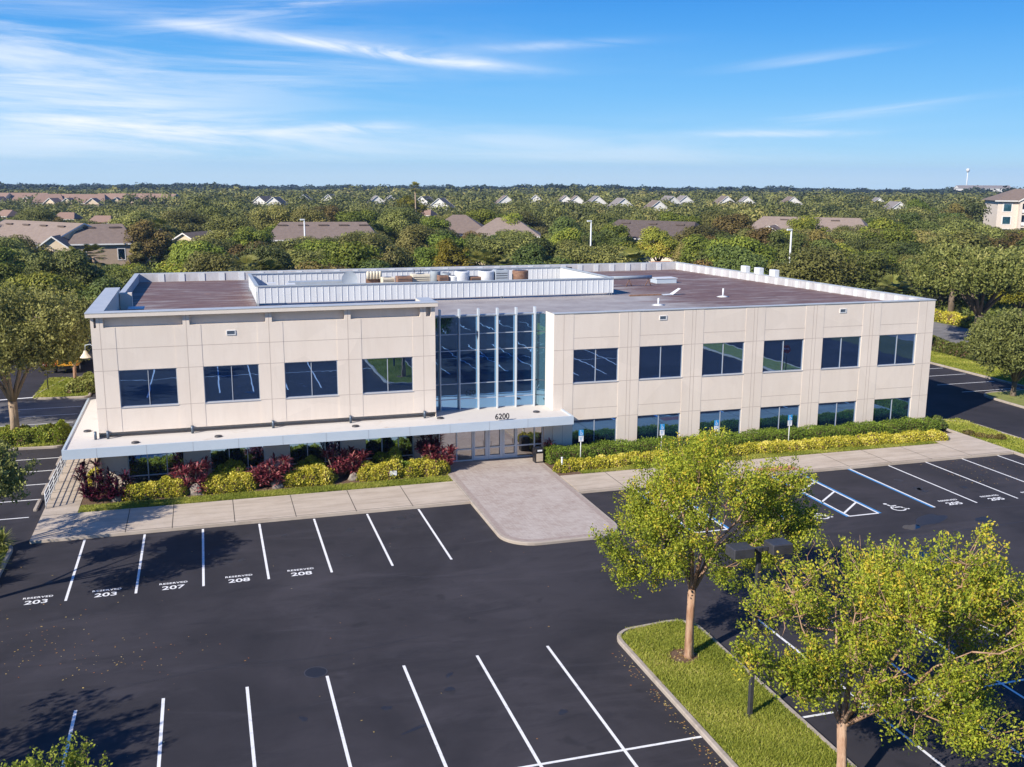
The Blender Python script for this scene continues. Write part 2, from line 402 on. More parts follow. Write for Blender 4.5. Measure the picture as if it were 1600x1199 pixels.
M['orange_wall'] = mat('orange_wall', (0.60,0.30,0.15), 0.9, (0.54,0.26,0.13), 2)
M['brick'] = mat('brick', (0.26,0.13,0.09), 0.9, (0.20,0.10,0.075), 8)
M['yellow_body'] = mat('yellow_body', (0.72,0.34,0.03), 0.4, (0.66,0.30,0.03), 3)
M['rubber'] = mat('rubber', (0.02,0.02,0.02), 0.9)
# ------------------------------------------------------------------ setting: ground, lots, walks
def structure(o, label, cat): return tag(o, label, cat, kind='structure')

def ground_z(d): return -0.06 - 0.0062*max(0.0, d-520.0)
mb = MB(); rings = [0,60,120,200,300,420,520,700,900,1200,1600,2000,2300]
vs=[]; nseg=72
for r_ in rings:
    for k in range(nseg):
        a=2*math.pi*k/nseg; vs.append((6+r_*math.cos(a), -42+r_*math.sin(a), ground_z(r_)))
fs=[]
for i in range(len(rings)-1):
    for k in range(nseg): fs.append((i*nseg+k, i*nseg+(k+1)%nseg, (i+1)*nseg+(k+1)%nseg, (i+1)*nseg+k))
mb.add(vs,fs)
M['terrain'] = mat('terrain', (0.045,0.055,0.018), 0.95, (0.085,0.085,0.035), 0.08, detail=8)
structure(mb.build('ground', M['terrain']), 'flat green ground under the trees reaching the horizon', 'ground')

lot = MB().poly([(-45,-75),(79.0,-75),(79.0,-30),(72.2,-30),(72.2,36),(72.2,75),(-30,75),(-30,60)], 0.0).build('parking_lot', M['asphalt'])
structure(lot, 'dark sealed asphalt parking lot round the office building', 'parking lot')

def rounded(pts, r, n=6):
    """polygon with rounded corners; r per corner"""
    out=[]; N=len(pts)
    for i,p in enumerate(pts):
        ri = r[i] if hasattr(r,'__len__') else r
        p=Vector(p); a=Vector(pts[i-1])-p; b=Vector(pts[(i+1)%N])-p
        if ri<=0: out.append(tuple(p)); continue
        a.normalize(); b.normalize(); ang=a.angle(b); t=ri/math.tan(ang/2)
        A=p+a*t; B=p+b*t; c=p+(a+b).normalized()*(ri/math.sin(ang/2))
        a0=math.atan2((A-c).y,(A-c).x); a1=math.atan2((B-c).y,(B-c).x); d=(a1-a0+math.pi)%(2*math.pi)-math.pi
        for k in range(n+1):
            th=a0+d*k/n; out.append((c.x+ri*math.cos(th), c.y+ri*math.sin(th)))
    return out
def inset(pts, w):
    N=len(pts); out=[]
    for i in range(N):
        p=Vector(pts[i]); a=(p-Vector(pts[i-1])).normalized(); b=(Vector(pts[(i+1)%N])-p).normalized()
        na=Vector((-a.y,a.x)); nb=Vector((-b.y,b.x)); n=(na+nb).normalized()
        out.append(tuple(p+n*(w/max(0.35,n.dot(na)))))
    return out
def kerb_ring(mb, pts, w=0.16, z0=-0.02, z1=0.15):
    """kerb along a counter-clockwise closed outline, chamfered outer arris"""
    q=inset(pts,w); q2=inset(pts,0.035); N=len(pts)
    for i in range(N):
        j=(i+1)%N
        P=[(*pts[i],z0),(*pts[j],z0),(*pts[j],z1-0.03),(*pts[i],z1-0.03),(*q2[j],z1),(*q2[i],z1),(*q[j],z1),(*q[i],z1),(*q[j],z0),(*q[i],z0)]
        mb.add(P,[(0,1,2,3),(3,2,4,5),(5,4,6,7),(7,6,8,9)])
    return q
# painted markings: children of the lot
def line(x0,y0,x1,y1,w=0.105,m='paint',z=0.004,name='parking_line'):
    d=Vector((x1-x0,y1-y0)); n=Vector((-d.y,d.x)).normalized()*w/2
    return MB().quad((x0-n.x,y0-n.y,z),(x0+n.x,y0+n.y,z),(x1+n.x,y1+n.y,z),(x1-n.x,y1-n.y,z)).add([],[]) , m, name
def put(args):
    b,m,name=args
    # keep faces upward
    vs=b.v; b.f=[f[::-1] for f in b.f]
    return b.build(name, M[m], lot)
S=2.743
for i in range(7): put(line(S*i,8.12,S*i,0.65))
for i in range(7): put(line(1.404+S*i,-8.88,1.404+S*i,-23.6))
put(line(-1.3,-16.22,20.5,-16.22,z=0.008))
for i in range(7): put(line(26.72+S*i,-8.72,26.72+S*i,-23.6))
put(line(24.1,-16.12,44.5,-16.12,z=0.008))
for i in range(1,5): put(line(43.223+S*i,8.3,43.223+S*i,0.70))
for i in range(7): put(line(1.404+S*i,-33.0,1.404+S*i,-40.2))
for i in range(7): put(line(26.72+S*i,-33.0,26.72+S*i,-40.2))
# accessible bays: white line with a blue line beside it, hatched aisles
def double(x, side):
    put(line(x,8.25,x,0.70,0.11)); put(line(x+side*0.13,8.25,x+side*0.13,0.70,0.13,'blue_paint',name='blue_parking_line'))
double(37.88,-1); double(39.65,1); double(43.22,-1); double(34.31,1); double(30.74,1); double(28.97,-1)
for (xa,xb) in ((37.88,39.65),(28.97,30.74)):
    for y in (7.05,5.2,3.25,1.25): put(line(xa+0.05,y,xb-0.05,y+1.35,0.12,z=0.008,name='hatch_line'))
    put(line(xa,0.72,xb,0.72,0.12,z=0.008,name='hatch_line'))
# side lots
for (y,xa,xb) in ((12.45,-8.5,-3.1),(15.5,-8.5,-2.98),(18.46,-8.5,-2.9),(21.3,-8.5,-2.86),(24.2,-8.5,-2.86),(31.2,-8.2,-3.5),(33.95,-8.2,-3.3),(36.6,-8.2,-3.3),(39.2,-8.2,-3.3)): put(line(xa,y,xb,y,z=0.007))
put(line(-10.2,43.2,-7.3,43.6,0.3,name='stop_line'))
for y in (25.1,28.1,31.6,34.6,37.5): put(line(65.9,y,71.9,y))
# lettering
def text_mesh(s, size, sx=1.0, off=0.0, extr=0.0, space=1.0):
    cu=bpy.data.curves.new('t','FONT'); cu.body=s; cu.size=size; cu.align_x='CENTER'; cu.align_y='CENTER'; cu.offset=off; cu.extrude=extr; cu.space_character=space
    o=bpy.data.objects.new('t',cu); col.objects.link(o)
    bpy.context.view_layer.update()
    me=bpy.data.meshes.new_from_object(o.evaluated_get(bpy.context.evaluated_depsgraph_get()))
    bpy.data.objects.remove(o); bpy.data.curves.remove(cu)
    me.transform(Matrix.Diagonal((sx,1,1,1)))
    return me
def ground_text(s,x,y,size,sx,off,parent,name,space=1.0):
    me=text_mesh(s,size,sx,off,space=space); me.materials.clear(); me.materials.append(M['paint']); me.name=name
    o=link_mesh(name,me,parent); o.location=(x,y,0.005); return o
for (x,s) in ((-1.14,'203'),(1.55,'203'),(4.24,'207'),(6.98,'208'),(9.66,'208')):
    ground_text('RESERVED',x,1.36,0.25,0.95,0.006,lot,'stall_lettering',1.12); ground_text(s,x,0.86,0.54,1.15,0.010,lot,'stall_number')
for (x,s) in ((44.7,'205'),(47.5,'205'),(50.3,'205')):
    ground_text('RESERVED',x,1.50,0.26,0.95,0.008,lot,'stall_lettering',1.12); ground_text(s,x,0.95,0.56,1.15,0.014,lot,'stall_number')
def wheelchair(x,y):
    b=MB(); z=0.005
    def st(pts,w):
        for (a,c) in zip(pts,pts[1:]):
            d=Vector((c[0]-a[0],c[1]-a[1])); n=Vector((-d.y,d.x)).normalized()*w/2
            b.quad((x+a[0]+n.x,y+a[1]+n.y,z),(x+a[0]-n.x,y+a[1]-n.y,z),(x+c[0]-n.x,y+c[1]-n.y,z),(x+c[0]+n.x,y+c[1]+n.y,z))
    st([(0.05+0.36*math.cos(R(t)),-0.25+0.36*math.sin(R(t))) for t in range(100,375,15)],0.10)
    st([(-0.16,0.42),(-0.06,-0.06),(0.30,-0.06),(0.46,-0.46),(0.60,-0.42)],0.12)
    st([(-0.12,0.20),(0.24,0.20)],0.10)
    b.poly([(x-0.18+0.11*math.cos(2*math.pi*k/10),y+0.58+0.11*math.sin(2*math.pi*k/10)) for k in range(10)],z)
    return b.build('wheelchair_symbol',M['paint'],lot)
wheelchair(41.15,1.35); wheelchair(36.4,1.35); wheelchair(27.6,1.35)
# damp patches and a drain cover
M['damp']=mat('damp',(0.016,0.016,0.021),0.5,(0.026,0.026,0.032),3)
def blob(x,y,rx,ry,z,name,m,seed,rot=0.0,n=26):
    r_=random.Random(seed); ph=[r_.uniform(0,6.28) for _ in range(4)]
    pts=[]
    for k in range(n):
        t=2*math.pi*k/n; q=1+0.16*math.sin(2*t+ph[0])+0.12*math.sin(3*t+ph[1])+0.07*math.sin(5*t+ph[2])
        a,c=rx*q*math.cos(t),ry*q*math.sin(t)
        pts.append((x+a*math.cos(rot)-c*math.sin(rot), y+a*math.sin(rot)+c*math.cos(rot)))
    return MB().poly(pts,z).build(name,m,lot)
M['water']=mat('water',(0.006,0.012,0.03),0.05); M['water'].node_tree.nodes['Principled BSDF'].inputs['IOR'].default_value=1.33
blob(37.3,-5.4,1.5,0.8,0.003,'puddle',M['water'],3,0.2)
blob(39.2,-4.4,0.9,0.7,0.003,'damp_patch',M['damp'],4,0.3)
blob(41.6,-0.9,1.3,0.5,0.003,'damp_patch',M['damp'],5,0.5); blob(39.9,-1.6,0.5,0.35,0.003,'puddle',M['water'],9,0.5)
blob(44.3,-1.7,0.55,0.35,0.003,'damp_patch',M['damp'],6); blob(44.4,-6.3,1.0,0.45,0.003,'damp_patch',M['damp'],7)
blob(15.3,7.0,0.22,0.3,0.003,'oil_stain',M['damp'],8); blob(15.9,7.1,0.16,0.22,0.003,'oil_stain',M['damp'],10)
blob(11.9,-13.2,0.4,0.09,0.003,'oil_stain',M['damp'],13,0.4)
for (a_,b_,c_,d_,w_) in ((33.0,-3.2,60.0,-1.7,.05),(45.0,-4.7,60.0,-4.0,.04),(23.0,-1.8,33.0,-3.2,.03)): put(line(a_,b_,c_,d_,w_,'damp',0.002,'asphalt_seam'))
M['old_asphalt']=asphalt('old_asphalt',(0.085,0.082,0.085),(0.17,0.165,0.165))
structure(MB().poly([(-14,30.5),(-2.46,30.5),(-2.46,42.3),(-14,42.3)],0.003).build('side_lot',M['old_asphalt']),'worn grey asphalt of the small left parking lot','parking lot')
r0=random.Random(44)
for k in range(22):
    st_=r0.choice([(S*r0.randint(-1,5)+1.37+r0.uniform(-.5,.5),r0.uniform(2.2,6.8)),(1.404+S*r0.randint(0,5)+1.37+r0.uniform(-.5,.5),r0.uniform(-15,-10)),(43.2+S*r0.randint(0,3)+1.37,r0.uniform(2.5,6.5))])
    blob(st_[0],st_[1],r0.uniform(.08,.26),r0.uniform(.10,.34),0.0025,'oil_stain',M['damp'],100+k,r0.uniform(0,3))
for pts in (((3.0,-7.6),(6.2,-7.1),(9.5,-7.4),(13.8,-6.7)),((12.4,0.2),(15.1,-1.2),(18.6,-1.6)),((24.5,-4.6),(28.0,-4.9),(32.5,-6.2)),((44.0,0.1),(48.0,-0.4),(53.0,0.3))):
    for (a_,b_) in zip(pts,pts[1:]): put(line(a_[0],a_[1],b_[0],b_[1],.025,'damp',0.002,'asphalt_seam'))
dc=empty('drain_cover',(9.28,-8.5,0.0),'round dark iron drain cover set flush in the asphalt','drain cover')
MB().add([(9.28+0.36*math.cos(2*math.pi*k/24),-8.5+0.36*math.sin(2*math.pi*k/24),0.006) for k in range(24)],[tuple(range(24))]).build('lid',M['black_metal'],dc)
b=MB()
for k in range(24):
    a0,a1=2*math.pi*k/24,2*math.pi*(k+1)/24
    b.quad(*[(9.28+r_*math.cos(a),-8.5+r_*math.sin(a),0.009) for r_,a in ((0.37,a0),(0.42,a0),(0.42,a1),(0.37,a1))])
b.build('rim',M['dark_metal'],dc)

# front walks
def walk(name, pts, label, joints=(), z1=0.15, m='concrete'):
    b=MB().prism(pts,-0.02,z1)
    o=b.build(name,M[m]); structure(o,label,'pavement')
    if joints:
        j=MB()
        for (xa,ya,xb,yb) in joints:
            d=Vector((xb-xa,yb-ya)); n=Vector((-d.y,d.x)).normalized()*0.02
            j.quad((xa+n.x,ya+n.y,z1+0.003),(xa-n.x,ya-n.y,z1+0.003),(xb-n.x,yb-n.y,z1+0.003),(xb+n.x,yb+n.y,z1+0.003))
        M.setdefault('gap',mat('gap',(0.07,0.06,0.05),0.95)); j.build('slab_joint',M['gap'],o)
    return o
CY=8.25
walk('pavement',[(-0.72,CY),(19.32,CY),(19.32,12.05),(-0.72,12.05)],'stained concrete front pavement along the seven left parking bays',
     [(x,CY+0.02,x,12.03) for x in (1.84,4.03,7.05,10.1,13.2,16.2)]+[(-0.7,CY+0.17,19.3,CY+0.17)])
walk('side_pavement',[(-2.45,CY),(-0.73,CY),(-0.73,60),(-2.45,60)],'pale concrete walkway with steel railing along the left end of the building',
     [(-2.43,y,-0.75,y) for y in (12.05,14.1,16.1,18.1,20.1,22.1,24.1)])
walk('right_pavement',[(25.6,CY),(55.45,CY),(55.45,13.4),(52.9,13.4),(52.3,11.35),(25.6,11.35)],'pale concrete pavement beside the accessible parking bays',
     [(x,CY+0.02,x,11.33) for x in (28.4,31.2,34.0,37.0,40.2,43.2,46.2,49.2,52.2)]+[(25.6,CY+0.17,55.4,CY+0.17)])
structure(MB().quad((37.4,CY+0.3,0.156),(39.9,CY+0.3,0.156),(39.9,CY+1.25,0.156),(37.4,CY+1.25,0.156)).build('warning_mat',mat('warning_mat',(0.42,0.13,0.10),0.9,(0.50,0.20,0.16),8)),'faded red tactile strip on the pavement at the hatched aisle','tactile strip')
pav=rounded([(19.34,16.2),(19.34,1.25),(25.58,1.25),(25.58,16.2)],[0,1.7,1.7,0],8)
o=MB().prism(inset(pav,0.161),-0.02,0.154).build('paver_forecourt',M['pavers']); structure(o,'pinkish brick paver forecourt leading to the entrance doors','forecourt')
b=MB(); kerb_ring(b,pav,0.16,-0.02,0.152); structure(b.build('forecourt_kerb',M['kerb']),'rounded concrete kerb round the paver forecourt','kerb')
q1=inset(pav,0.163); q2=inset(pav,0.42); b=MB()
for i in range(len(pav)):
    j=(i+1)%len(pav)
    if pav[i][1]>16 and pav[j][1]>16: continue
    b.quad((*q1[i],0.158),(*q1[j],0.158),(*q2[j],0.158),(*q2[i],0.158))
structure(b.build('paver_border',M['paver_edge']),'dark border course of pavers just inside the forecourt kerb','pavement')

# planting beds (soil) in front of the building
def bed(name,pts,z,m,label,cat='planting bed'):
    return structure(MB().prism(pts,-0.02,z).build(name,M[m]),label,cat)
bed('lawn_strip',[(-0.71,12.06),(19.32,12.06),(19.32,13.15),(-0.71,13.15)],0.13,'grass_soil','narrow lawn strip between front pavement and the red shrubs','lawn')
bed('mulch_bed',[(-0.71,13.16),(19.32,13.16),(19.32,16.5),(-0.71,16.5)],0.13,'mulch','brown mulch bed under the red and golden shrubs left of the doors')
bed('right_mulch_bed',[(25.6,11.36),(52.28,11.36),(52.85,13.4),(54.9,13.4),(54.9,16.2),(25.6,16.2)],0.13,'mulch','brown mulch bed under the clipped hedge right of the doors')

# kerbed islands
def island(name, pts, label, w=0.16, m='grass_soil'):
    kb=MB(); q=kerb_ring(kb,pts,w)
    o=MB().prism(inset(pts,w+0.002),-0.02,0.10).build(name,M[m]); structure(o,label,'lawn')
    structure(kb.build(name+'_kerb',M['kerb']),'concrete kerb round the '+label,'kerb')
    return q
isl=rounded([(20.52,-32),(24.1,-32),(24.1,-8.25),(20.52,-8.6)],[1.5,1.5,1.0,1.0],7)
island('grass_island',isl,'long grass island with two crape myrtles and the lamp post')
island('plant_island',rounded([(-9,-26),(-3.05,-26),(-3.05,8.6),(-9,8.6)],[0,1,1.2,0],6),'planted island at the left edge of the lot')
island('shrub_island',rounded([(-14,27.3),(-3.0,26.6),(-3.3,30.4),(-14,30.6)],[0,0.6,0.6,0],5),'shrub island between the two left lots')
island('tree_island',rounded([(-7.6,42.6),(-3.0,42.2),(-3.0,51.6),(-5.6,51.2)],[1.2,0.5,0.5,2.0],6),'small grass island with a stop sign beyond the left lot')
island('right_lawn',rounded([(55.5,-40),(58.7,-40),(58.7,15.4),(56.6,17.9),(55.5,17.2)],[0,0,1.5,0.8,0.6],6),'grass strip between the right pavement and the driveway')
island('corner_island',rounded([(66.0,12),(75.5,12),(75.5,24.3),(66.3,24.0)],[1.0,0,0,1.6],6),'shrub corner island by the right driveway')
island('far_lawn',[(72.3,23.0),(77.6,23.0),(80.6,75),(72.3,75)],'grass verge between right parking bays and the road')
structure(MB().poly([(79.5,-40),(92.5,-40),(92.5,75),(82.5,75),(79.5,22)],-0.03).build('road',M['road']),'pale grey road in tree shade beyond the right verge','road')
bed('road_verge',[(92.6,-40),(140,-40),(140,75),(92.6,75)],0.02,'grass_soil','grassy verge on the far side of the road','lawn')

# wheel stops
for k,(y0,y1) in enumerate(((13.4,15.2),(16.3,18.2),(19.2,21.1),(22.3,24.1))):
    o=MB().bbox(-3.02,-2.84,y0,y1,0,0.13,0.03).build('wheel_stop',M['kerb'],None,(-2.93,(y0+y1)/2,0))
    tag(o,['concrete wheel stop nearest the front pavement on the left lot','second concrete wheel stop from the front pavement','third concrete wheel stop from the front pavement','concrete wheel stop closest to the shrub island on the left lot'][k],'wheel stop','wheel stops along the side walkway')
# railing
rl=empty('steel_railing',(-2.36,13.2,0.15),'grey steel pipe railing along the side walkway','railing')
for y in [13.2+1.63*k for k in range(8)]:
    MB().tube([(-2.36,y,0.15),(-2.36,y,1.05)],0.028,8).build('post',M['white_metal'],rl)
for z in (0.38,0.6,0.82,1.05): MB().tube([(-2.36,13.15,z),(-2.36,24.65,z)],0.024,8).build('rail',M['white_metal'],rl)
# ------------------------------------------------------------------ the office building
BL=empty('office_building',(27.0,15.7,0.0),'two-storey beige office building with metal canopy and blue glass entrance bay','office building')
def facade(mb, xs, zs, fn, Y, m=0):
    """front surface facing -Y as a relief: fn(x,z)-> (depth, draw) per cell, reveals where depths differ"""
    xs=sorted(set(round(x,4) for x in xs)); zs=sorted(set(round(z,4) for z in zs)); nx,nz=len(xs)-1,len(zs)-1
    D=[[fn((xs[i]+xs[i+1])/2,(zs[k]+zs[k+1])/2) for k in range(nz)] for i in range(nx)]
    for i in range(nx):
        for k in range(nz):
            d,dr=D[i][k]; x0,x1,z0,z1=xs[i],xs[i+1],zs[k],zs[k+1]; y=Y+d
            if dr: mb.quad((x0,y,z0),(x1,y,z0),(x1,y,z1),(x0,y,z1),m)
            if i+1<nx and abs(D[i+1][k][0]-d)>1e-5:
                e=Y+D[i+1][k][0]; mb.quad((x1,y,z0),(x1,e,z0),(x1,e,z1),(x1,y,z1),m)
            if k+1<nz and abs(D[i][k+1][0]-d)>1e-5:
                e=Y+D[i][k+1][0]; mb.quad((x0,y,z1),(x1,y,z1),(x1,e,z1),(x0,e,z1),m)
YR=15.70; YF=16.05; B=4.4635; WW=3.054
WX=[1.432+B*i for i in range(4)]; UX=[27.924+B*i for i in range(6)]
XR0,XR1=26.63,54.60; XL0,XL1=0.20,19.24
def ptop(y): return 9.10-(y-15.7)*0.6/39.8      # parapet falls slightly to the back
def rtop(y): return 8.62-(y-15.7)*0.85/39.8     # roof membrane
YB=55.5
# right wing
mb=MB()
pil=lambda i: (UX[i]-(B-WW)/2)
def fr(x,z):
    for u in UX:
        if u<x<u+WW:
            if 4.69<z<6.832 or 0.18<z<2.321: return (0.16,False)
            if z>0.18: return (0.014,True)
    return (0.0,True)
xs=[XR0,XR1]+[u for u in UX]+[u+WW for u in UX]
facade(mb,xs,[0.0,0.18,2.321,4.69,6.832,9.10],fr,YR)
W_=0.028
def vj(x,z0,z1,Y): mb.box(x-W_/2,x+W_/2,Y-0.003,Y+0.01,z0,z1,1)
def hj(x0,x1,z,Y): mb.box(x0,x1,Y-0.0035,Y+0.01,z-W_/2,z+W_/2,1)
for i in range(7):
    c=27.924+B*i-(B-WW)/2
    a=max(XR0,27.924+B*i-(B-WW)); e=min(XR1,27.924+B*i)
    if i==6: e=XR1
    if i>0 and i<6: vj(c-0.12,0.1,9.1,YR); vj(c+0.12,0.1,9.1,YR)
    else: vj((a+e)/2,0.1,9.1,YR)
    for z in (6.832,4.69,2.40): hj(a,e,z,YR)
    if i<6:
        for z in (7.55,3.05): hj(UX[i],UX[i]+WW,z,YR+0.014)
# return wall at the entrance recess, right end wall
mb.quad((XR0,17.3,0),(XR0,YR,0),(XR0,YR,9.10),(XR0,17.3,9.10),2)
mb.quad((XR1,YR,0),(XR1,YB,0),(XR1,YB,ptop(YB)),(XR1,YR,9.10))
mb.quad((XR1,YB,0),(XL0,YB,0),(XL0,YB,ptop(YB)),(XR1,YB,ptop(YB)))
mb.build('wall',[M['stucco'],M['joint'],M['white_wall']],BL)
# left wing
mb=MB(); ZB=3.35
PC=[0.66+B*i for i in range(5)]
def fl(x,z):
    if 9.20<z<9.78:
        if any(abs(x-p)<0.18 for p in PC): return (0.0,True)
        if 0.36<x<18.98: return (0.32,True)
    for u in WX:
        if u<x<u+WW:
            if 4.726<z<6.817: return (0.16,False)
            if z<9.2: return (0.014,True)
    return (0.0,True)
xs=[XL0,0.36,18.98,XL1]+[u for u in WX]+[u+WW for u in WX]+[p-0.18 for p in PC]+[p+0.18 for p in PC]
facade(mb,xs,[ZB,4.726,6.817,9.20,9.78,9.80],fl,YF)
for i in range(5):
    c=WX[0]+B*i-(B-WW)/2; a=max(XL0,WX[0]+B*i-(B-WW)); e=min(XL1,WX[0]+B*i) if i<4 else XL1
    vj(PC[i],ZB,9.8,YF)
    for z in (6.817,4.726,8.04): hj(a,e,z,YF)
    if i<4: hj(WX[i],WX[i]+WW,8.04,YF+0.014)
mb.quad((XL0,YF,0),(XL0,YF,ptop(YF)+0.7),(XL0,29,ptop(29)+0.7),(XL0,29,0)); mb.quad((XL0,29,0),(XL0,29,ptop(29)),(XL0,YB,ptop(YB)),(XL0,YB,0))
mb.quad((XL1,YF,3.0),(XL1,19,3.0),(XL1,19,9.8),(XL1,YF,9.8))
mb.quad((XL0,YF,ZB),(XL1,YF,ZB),(XL1,16.8,ZB),(XL0,16.8,ZB))       # soffit of the upper wall
mb.quad((XL0,16.8,2.9),(XL1,16.8,2.9),(XL1,16.8,ZB),(XL0,16.8,ZB))
mb.build('wall',[M['stucco'],M['joint']],BL)
# windows: frame with one glass sheet
def window(x0,z0,z1,Y,w=WW,mull=(0.5,),dep=0.16,g='glass'):
    f=MB(); t=0.045; y0,y1=Y+dep-0.09,Y+dep-0.005
    f.box(x0,x0+t,y0,y1,z0,z1).box(x0+w-t,x0+w,y0,y1,z0,z1).box(x0+t,x0+w-t,y0,y1,z1-t,z1).box(x0+t,x0+w-t,y0,y1,z0,z0+t)
    for q in mull: f.box(x0+w*q-0.018,x0+w*q+0.018,y0+0.01,y1,z0+t,z1-t)
    f.box(x0-0.01,x0+w+0.01,Y-0.02,Y+0.06,z0-0.045,z0-0.002)
    o=f.build('window',M['window_trim'],BL)
    MB().quad((x0+t,Y+dep-0.03,z0+t),(x0+w-t,Y+dep-0.03,z0+t),(x0+w-t,Y+dep-0.03,z1-t),(x0+t,Y+dep-0.03,z1-t)).build('pane',M[g],o)
for u in WX: window(u,4.726,6.817,YF)
for u in UX: window(u,4.69,6.832,YR); window(u,0.18,2.321,YR,g='low_glass')
# storefront under the canopy, left
YS=16.45
mb=MB()
colx=[(XL0,WX[0]+0.12)]+[(WX[i]+WW+0.10,WX[i+1]+0.10) for i in range(3)]+[(WX[3]+WW+0.02,XL1+0.1)]
for (a,e) in colx: mb.box(a,e,YS-0.25,YS+0.1,0,2.95)
mb.box(XL0,XL1,YS-0.05,YS+0.1,0,0.12)
mb.build('column_wall',M['stucco'],BL)
for i in range(4):
    a,e=colx[i][1],colx[i+1][0]; w=e-a
    f=MB(); 
    f.box(a,e,YS-0.06,YS+0.03,0.12,0.18).box(a,e,YS-0.06,YS+0.03,2.85,2.92)
    for q in (0,0.345,0.69,1): f.box(a+(w-0.05)*q,a+(w-0.05)*q+0.05,YS-0.07,YS+0.03,0.18,2.85)
    f.box(a,e,YS-0.055,YS+0.03,0.62,0.67)
    o=f.build('storefront_window',M['frame'],BL)
    MB().quad((a,YS,0.15),(e,YS,0.15),(e,YS,2.9),(a,YS,2.9)).build('pane',M['shop_glass'],o)
# entrance
YE=15.95
X=[19.40,20.46,21.48]; mb=MB()
def bar(b,x0,x1,z0,z1,y=YE,t=0.06): b.box(x0,x1,y-t,y+0.04,z0,z1)
ent=MB()
for x in (19.36,20.44,21.44,22.40,23.34,24.30,25.46,25.98): bar(ent,x,x+0.07,0.154,2.6)
bar(ent,19.43,26.2,2.22,2.30,t=0.055); bar(ent,19.43,26.2,2.56,2.64,t=0.055)
for (a,e) in ((19.43,20.44),(20.51,21.44),(24.37,25.46),(25.53,25.98)): bar(ent,a,e,0.154,0.22,t=0.05); bar(ent,a,e,0.86,0.93,t=0.05)
eo=ent.build('entrance_frame',M['frame'],BL)
MB().quad((19.4,YE+0.01,0.16),(26.05,YE+0.01,0.16),(26.05,YE+0.01,2.6),(19.4,YE+0.01,2.6)).build('pane',M['entry_glass'],eo)
for k,(a,e) in enumerate(((21.52,22.39),(22.48,23.33),(23.42,24.29))):
    d=MB(); y=YE-0.02
    for (p,q_,z0,z1) in ((a,a+0.11,0.17,2.2),(e-0.11,e,0.17,2.2),(a+0.11,e-0.11,0.17,0.42),(a+0.11,e-0.11,2.09,2.2),(a+0.11,e-0.11,0.88,0.96)): d.box(p,q_,y-0.07,y,z0,z1)
    do=d.build('door',M['white_metal'],BL)
    hx=e-0.16 if k!=1 else a+0.16
    MB().tube([(hx,y-0.08,1.0),(hx,y-0.13,1.0),(hx,y-0.13,1.32),(hx,y-0.08,1.32)],0.014,6).build('handle',M['dark_metal'],do)
MB().box(26.06,26.62,YE-0.2,17.5,0.0,2.6).build('wall',M['stucco'],BL)
# curtain wall
YC=17.6; XC0,XC1=19.26,25.98; ZC0,ZC1=3.02,8.92
cw=MB()
for z in (ZC0+0.03,3.70,4.68,6.77,7.80,ZC1-0.04): cw.box(XC0,XC1,YC-0.03,YC+0.05,z-0.025,z+0.025)
cw.box(XC0,XR0,YC-0.1,YC+0.2,ZC1,ZC1+0.07)
co=cw.build('curtain_wall',M['window_trim'],BL)
MB().quad((XC0,YC,ZC0),(XC1,YC,ZC0),(XC1,YC,ZC1),(XC0,YC,ZC1)).build('pane',M['curtain_glass'],co)
sg=MB().quad((XC1+0.03,YC,ZC0),(XR0-0.01,17.28,ZC0),(XR0-0.01,17.28,ZC1),(XC1+0.03,YC,ZC1)).build('side_pane',M['side_glass'],co)
for z in (3.70,4.68,6.77,7.80):
    b=MB(); b.add([(XC1+0.02,YC-0.02,z-0.025),(XR0-0.005,17.26,z-0.025),(XR0-0.005,17.26,z+0.025),(XC1+0.02,YC-0.02,z+0.025)],[(0,1,2,3)]); b.build('transom',M['dark_frame'],co)
for i in range(6):
    x=19.83+1.222*i
    f=MB().box(x-0.026,x+0.026,YC-0.32,YC-0.02,ZC0,ZC1+0.02).box(x-0.05,x+0.05,YC-0.33,YC+0.0,ZC1+0.02,ZC1+0.46)
    f.build('fin',M['fin'],co)
# cornice of the left wing: raised parapet with thick cap along front, left side and a short right return
mb=MB(); x0,x1=-0.02,19.36; yf=15.80
def cap(xa,xb,ya,yb,z0,z1):
    mb.box(xa,xb,ya,yb,z0,z1,0); mb.box(xa-0.02,xb+0.02,ya-0.02,yb+0.02,z1+0.002,z1+0.035,1)
cap(x0,x1,yf,16.55,9.80,10.02); cap(x0,0.85,16.575,29.0,9.80,10.02); cap(18.55,x1,16.575,18.4,9.80,10.02)
mb.box(0.22,19.2,YF+0.34,16.5,9.0,9.80,0); mb.box(0.22,0.8,16.5,29,ptop(29)-0.6,9.80,0); mb.box(18.75,19.2,16.5,18.3,8.5,9.80,0)
mb.box(0.85,1.6,28.3,28.95,8.2,9.72,0)
mb.build('cornice',[M['stucco_trim'],M['coping']],BL)
# coping and parapets
mb=MB()
mb.box(XR0-0.02,XR1+0.05,YR-0.04,YR+0.36,9.10,9.15)
def slopebox(b,xa,xb,ya,yb,za0,za1,zb0,zb1,m=0):
    """box whose z limits change linearly from ya to yb"""
    b.add([(xa,ya,za0),(xb,ya,za0),(xb,yb,zb0),(xa,yb,zb0),(xa,ya,za1),(xb,ya,za1),(xb,yb,zb1),(xa,yb,zb1)],[(0,3,2,1),(4,5,6,7),(0,1,5,4),(1,2,6,5),(2,3,7,6),(3,0,4,7)],m)
slopebox(mb,XR1-0.36,XR1+0.05,YR+0.363,YB,ptop(YR)+0.0,ptop(YR)+0.05,ptop(YB),ptop(YB)+0.05)
mb.box(XL0-0.05,XR1+0.05,YB+0.003,YB+0.40,ptop(YB),ptop(YB)+0.05)
slopebox(mb,XL0-0.05,XL0+0.36,29.01,YB,ptop(29),ptop(29)+0.05,ptop(YB),ptop(YB)+0.05)
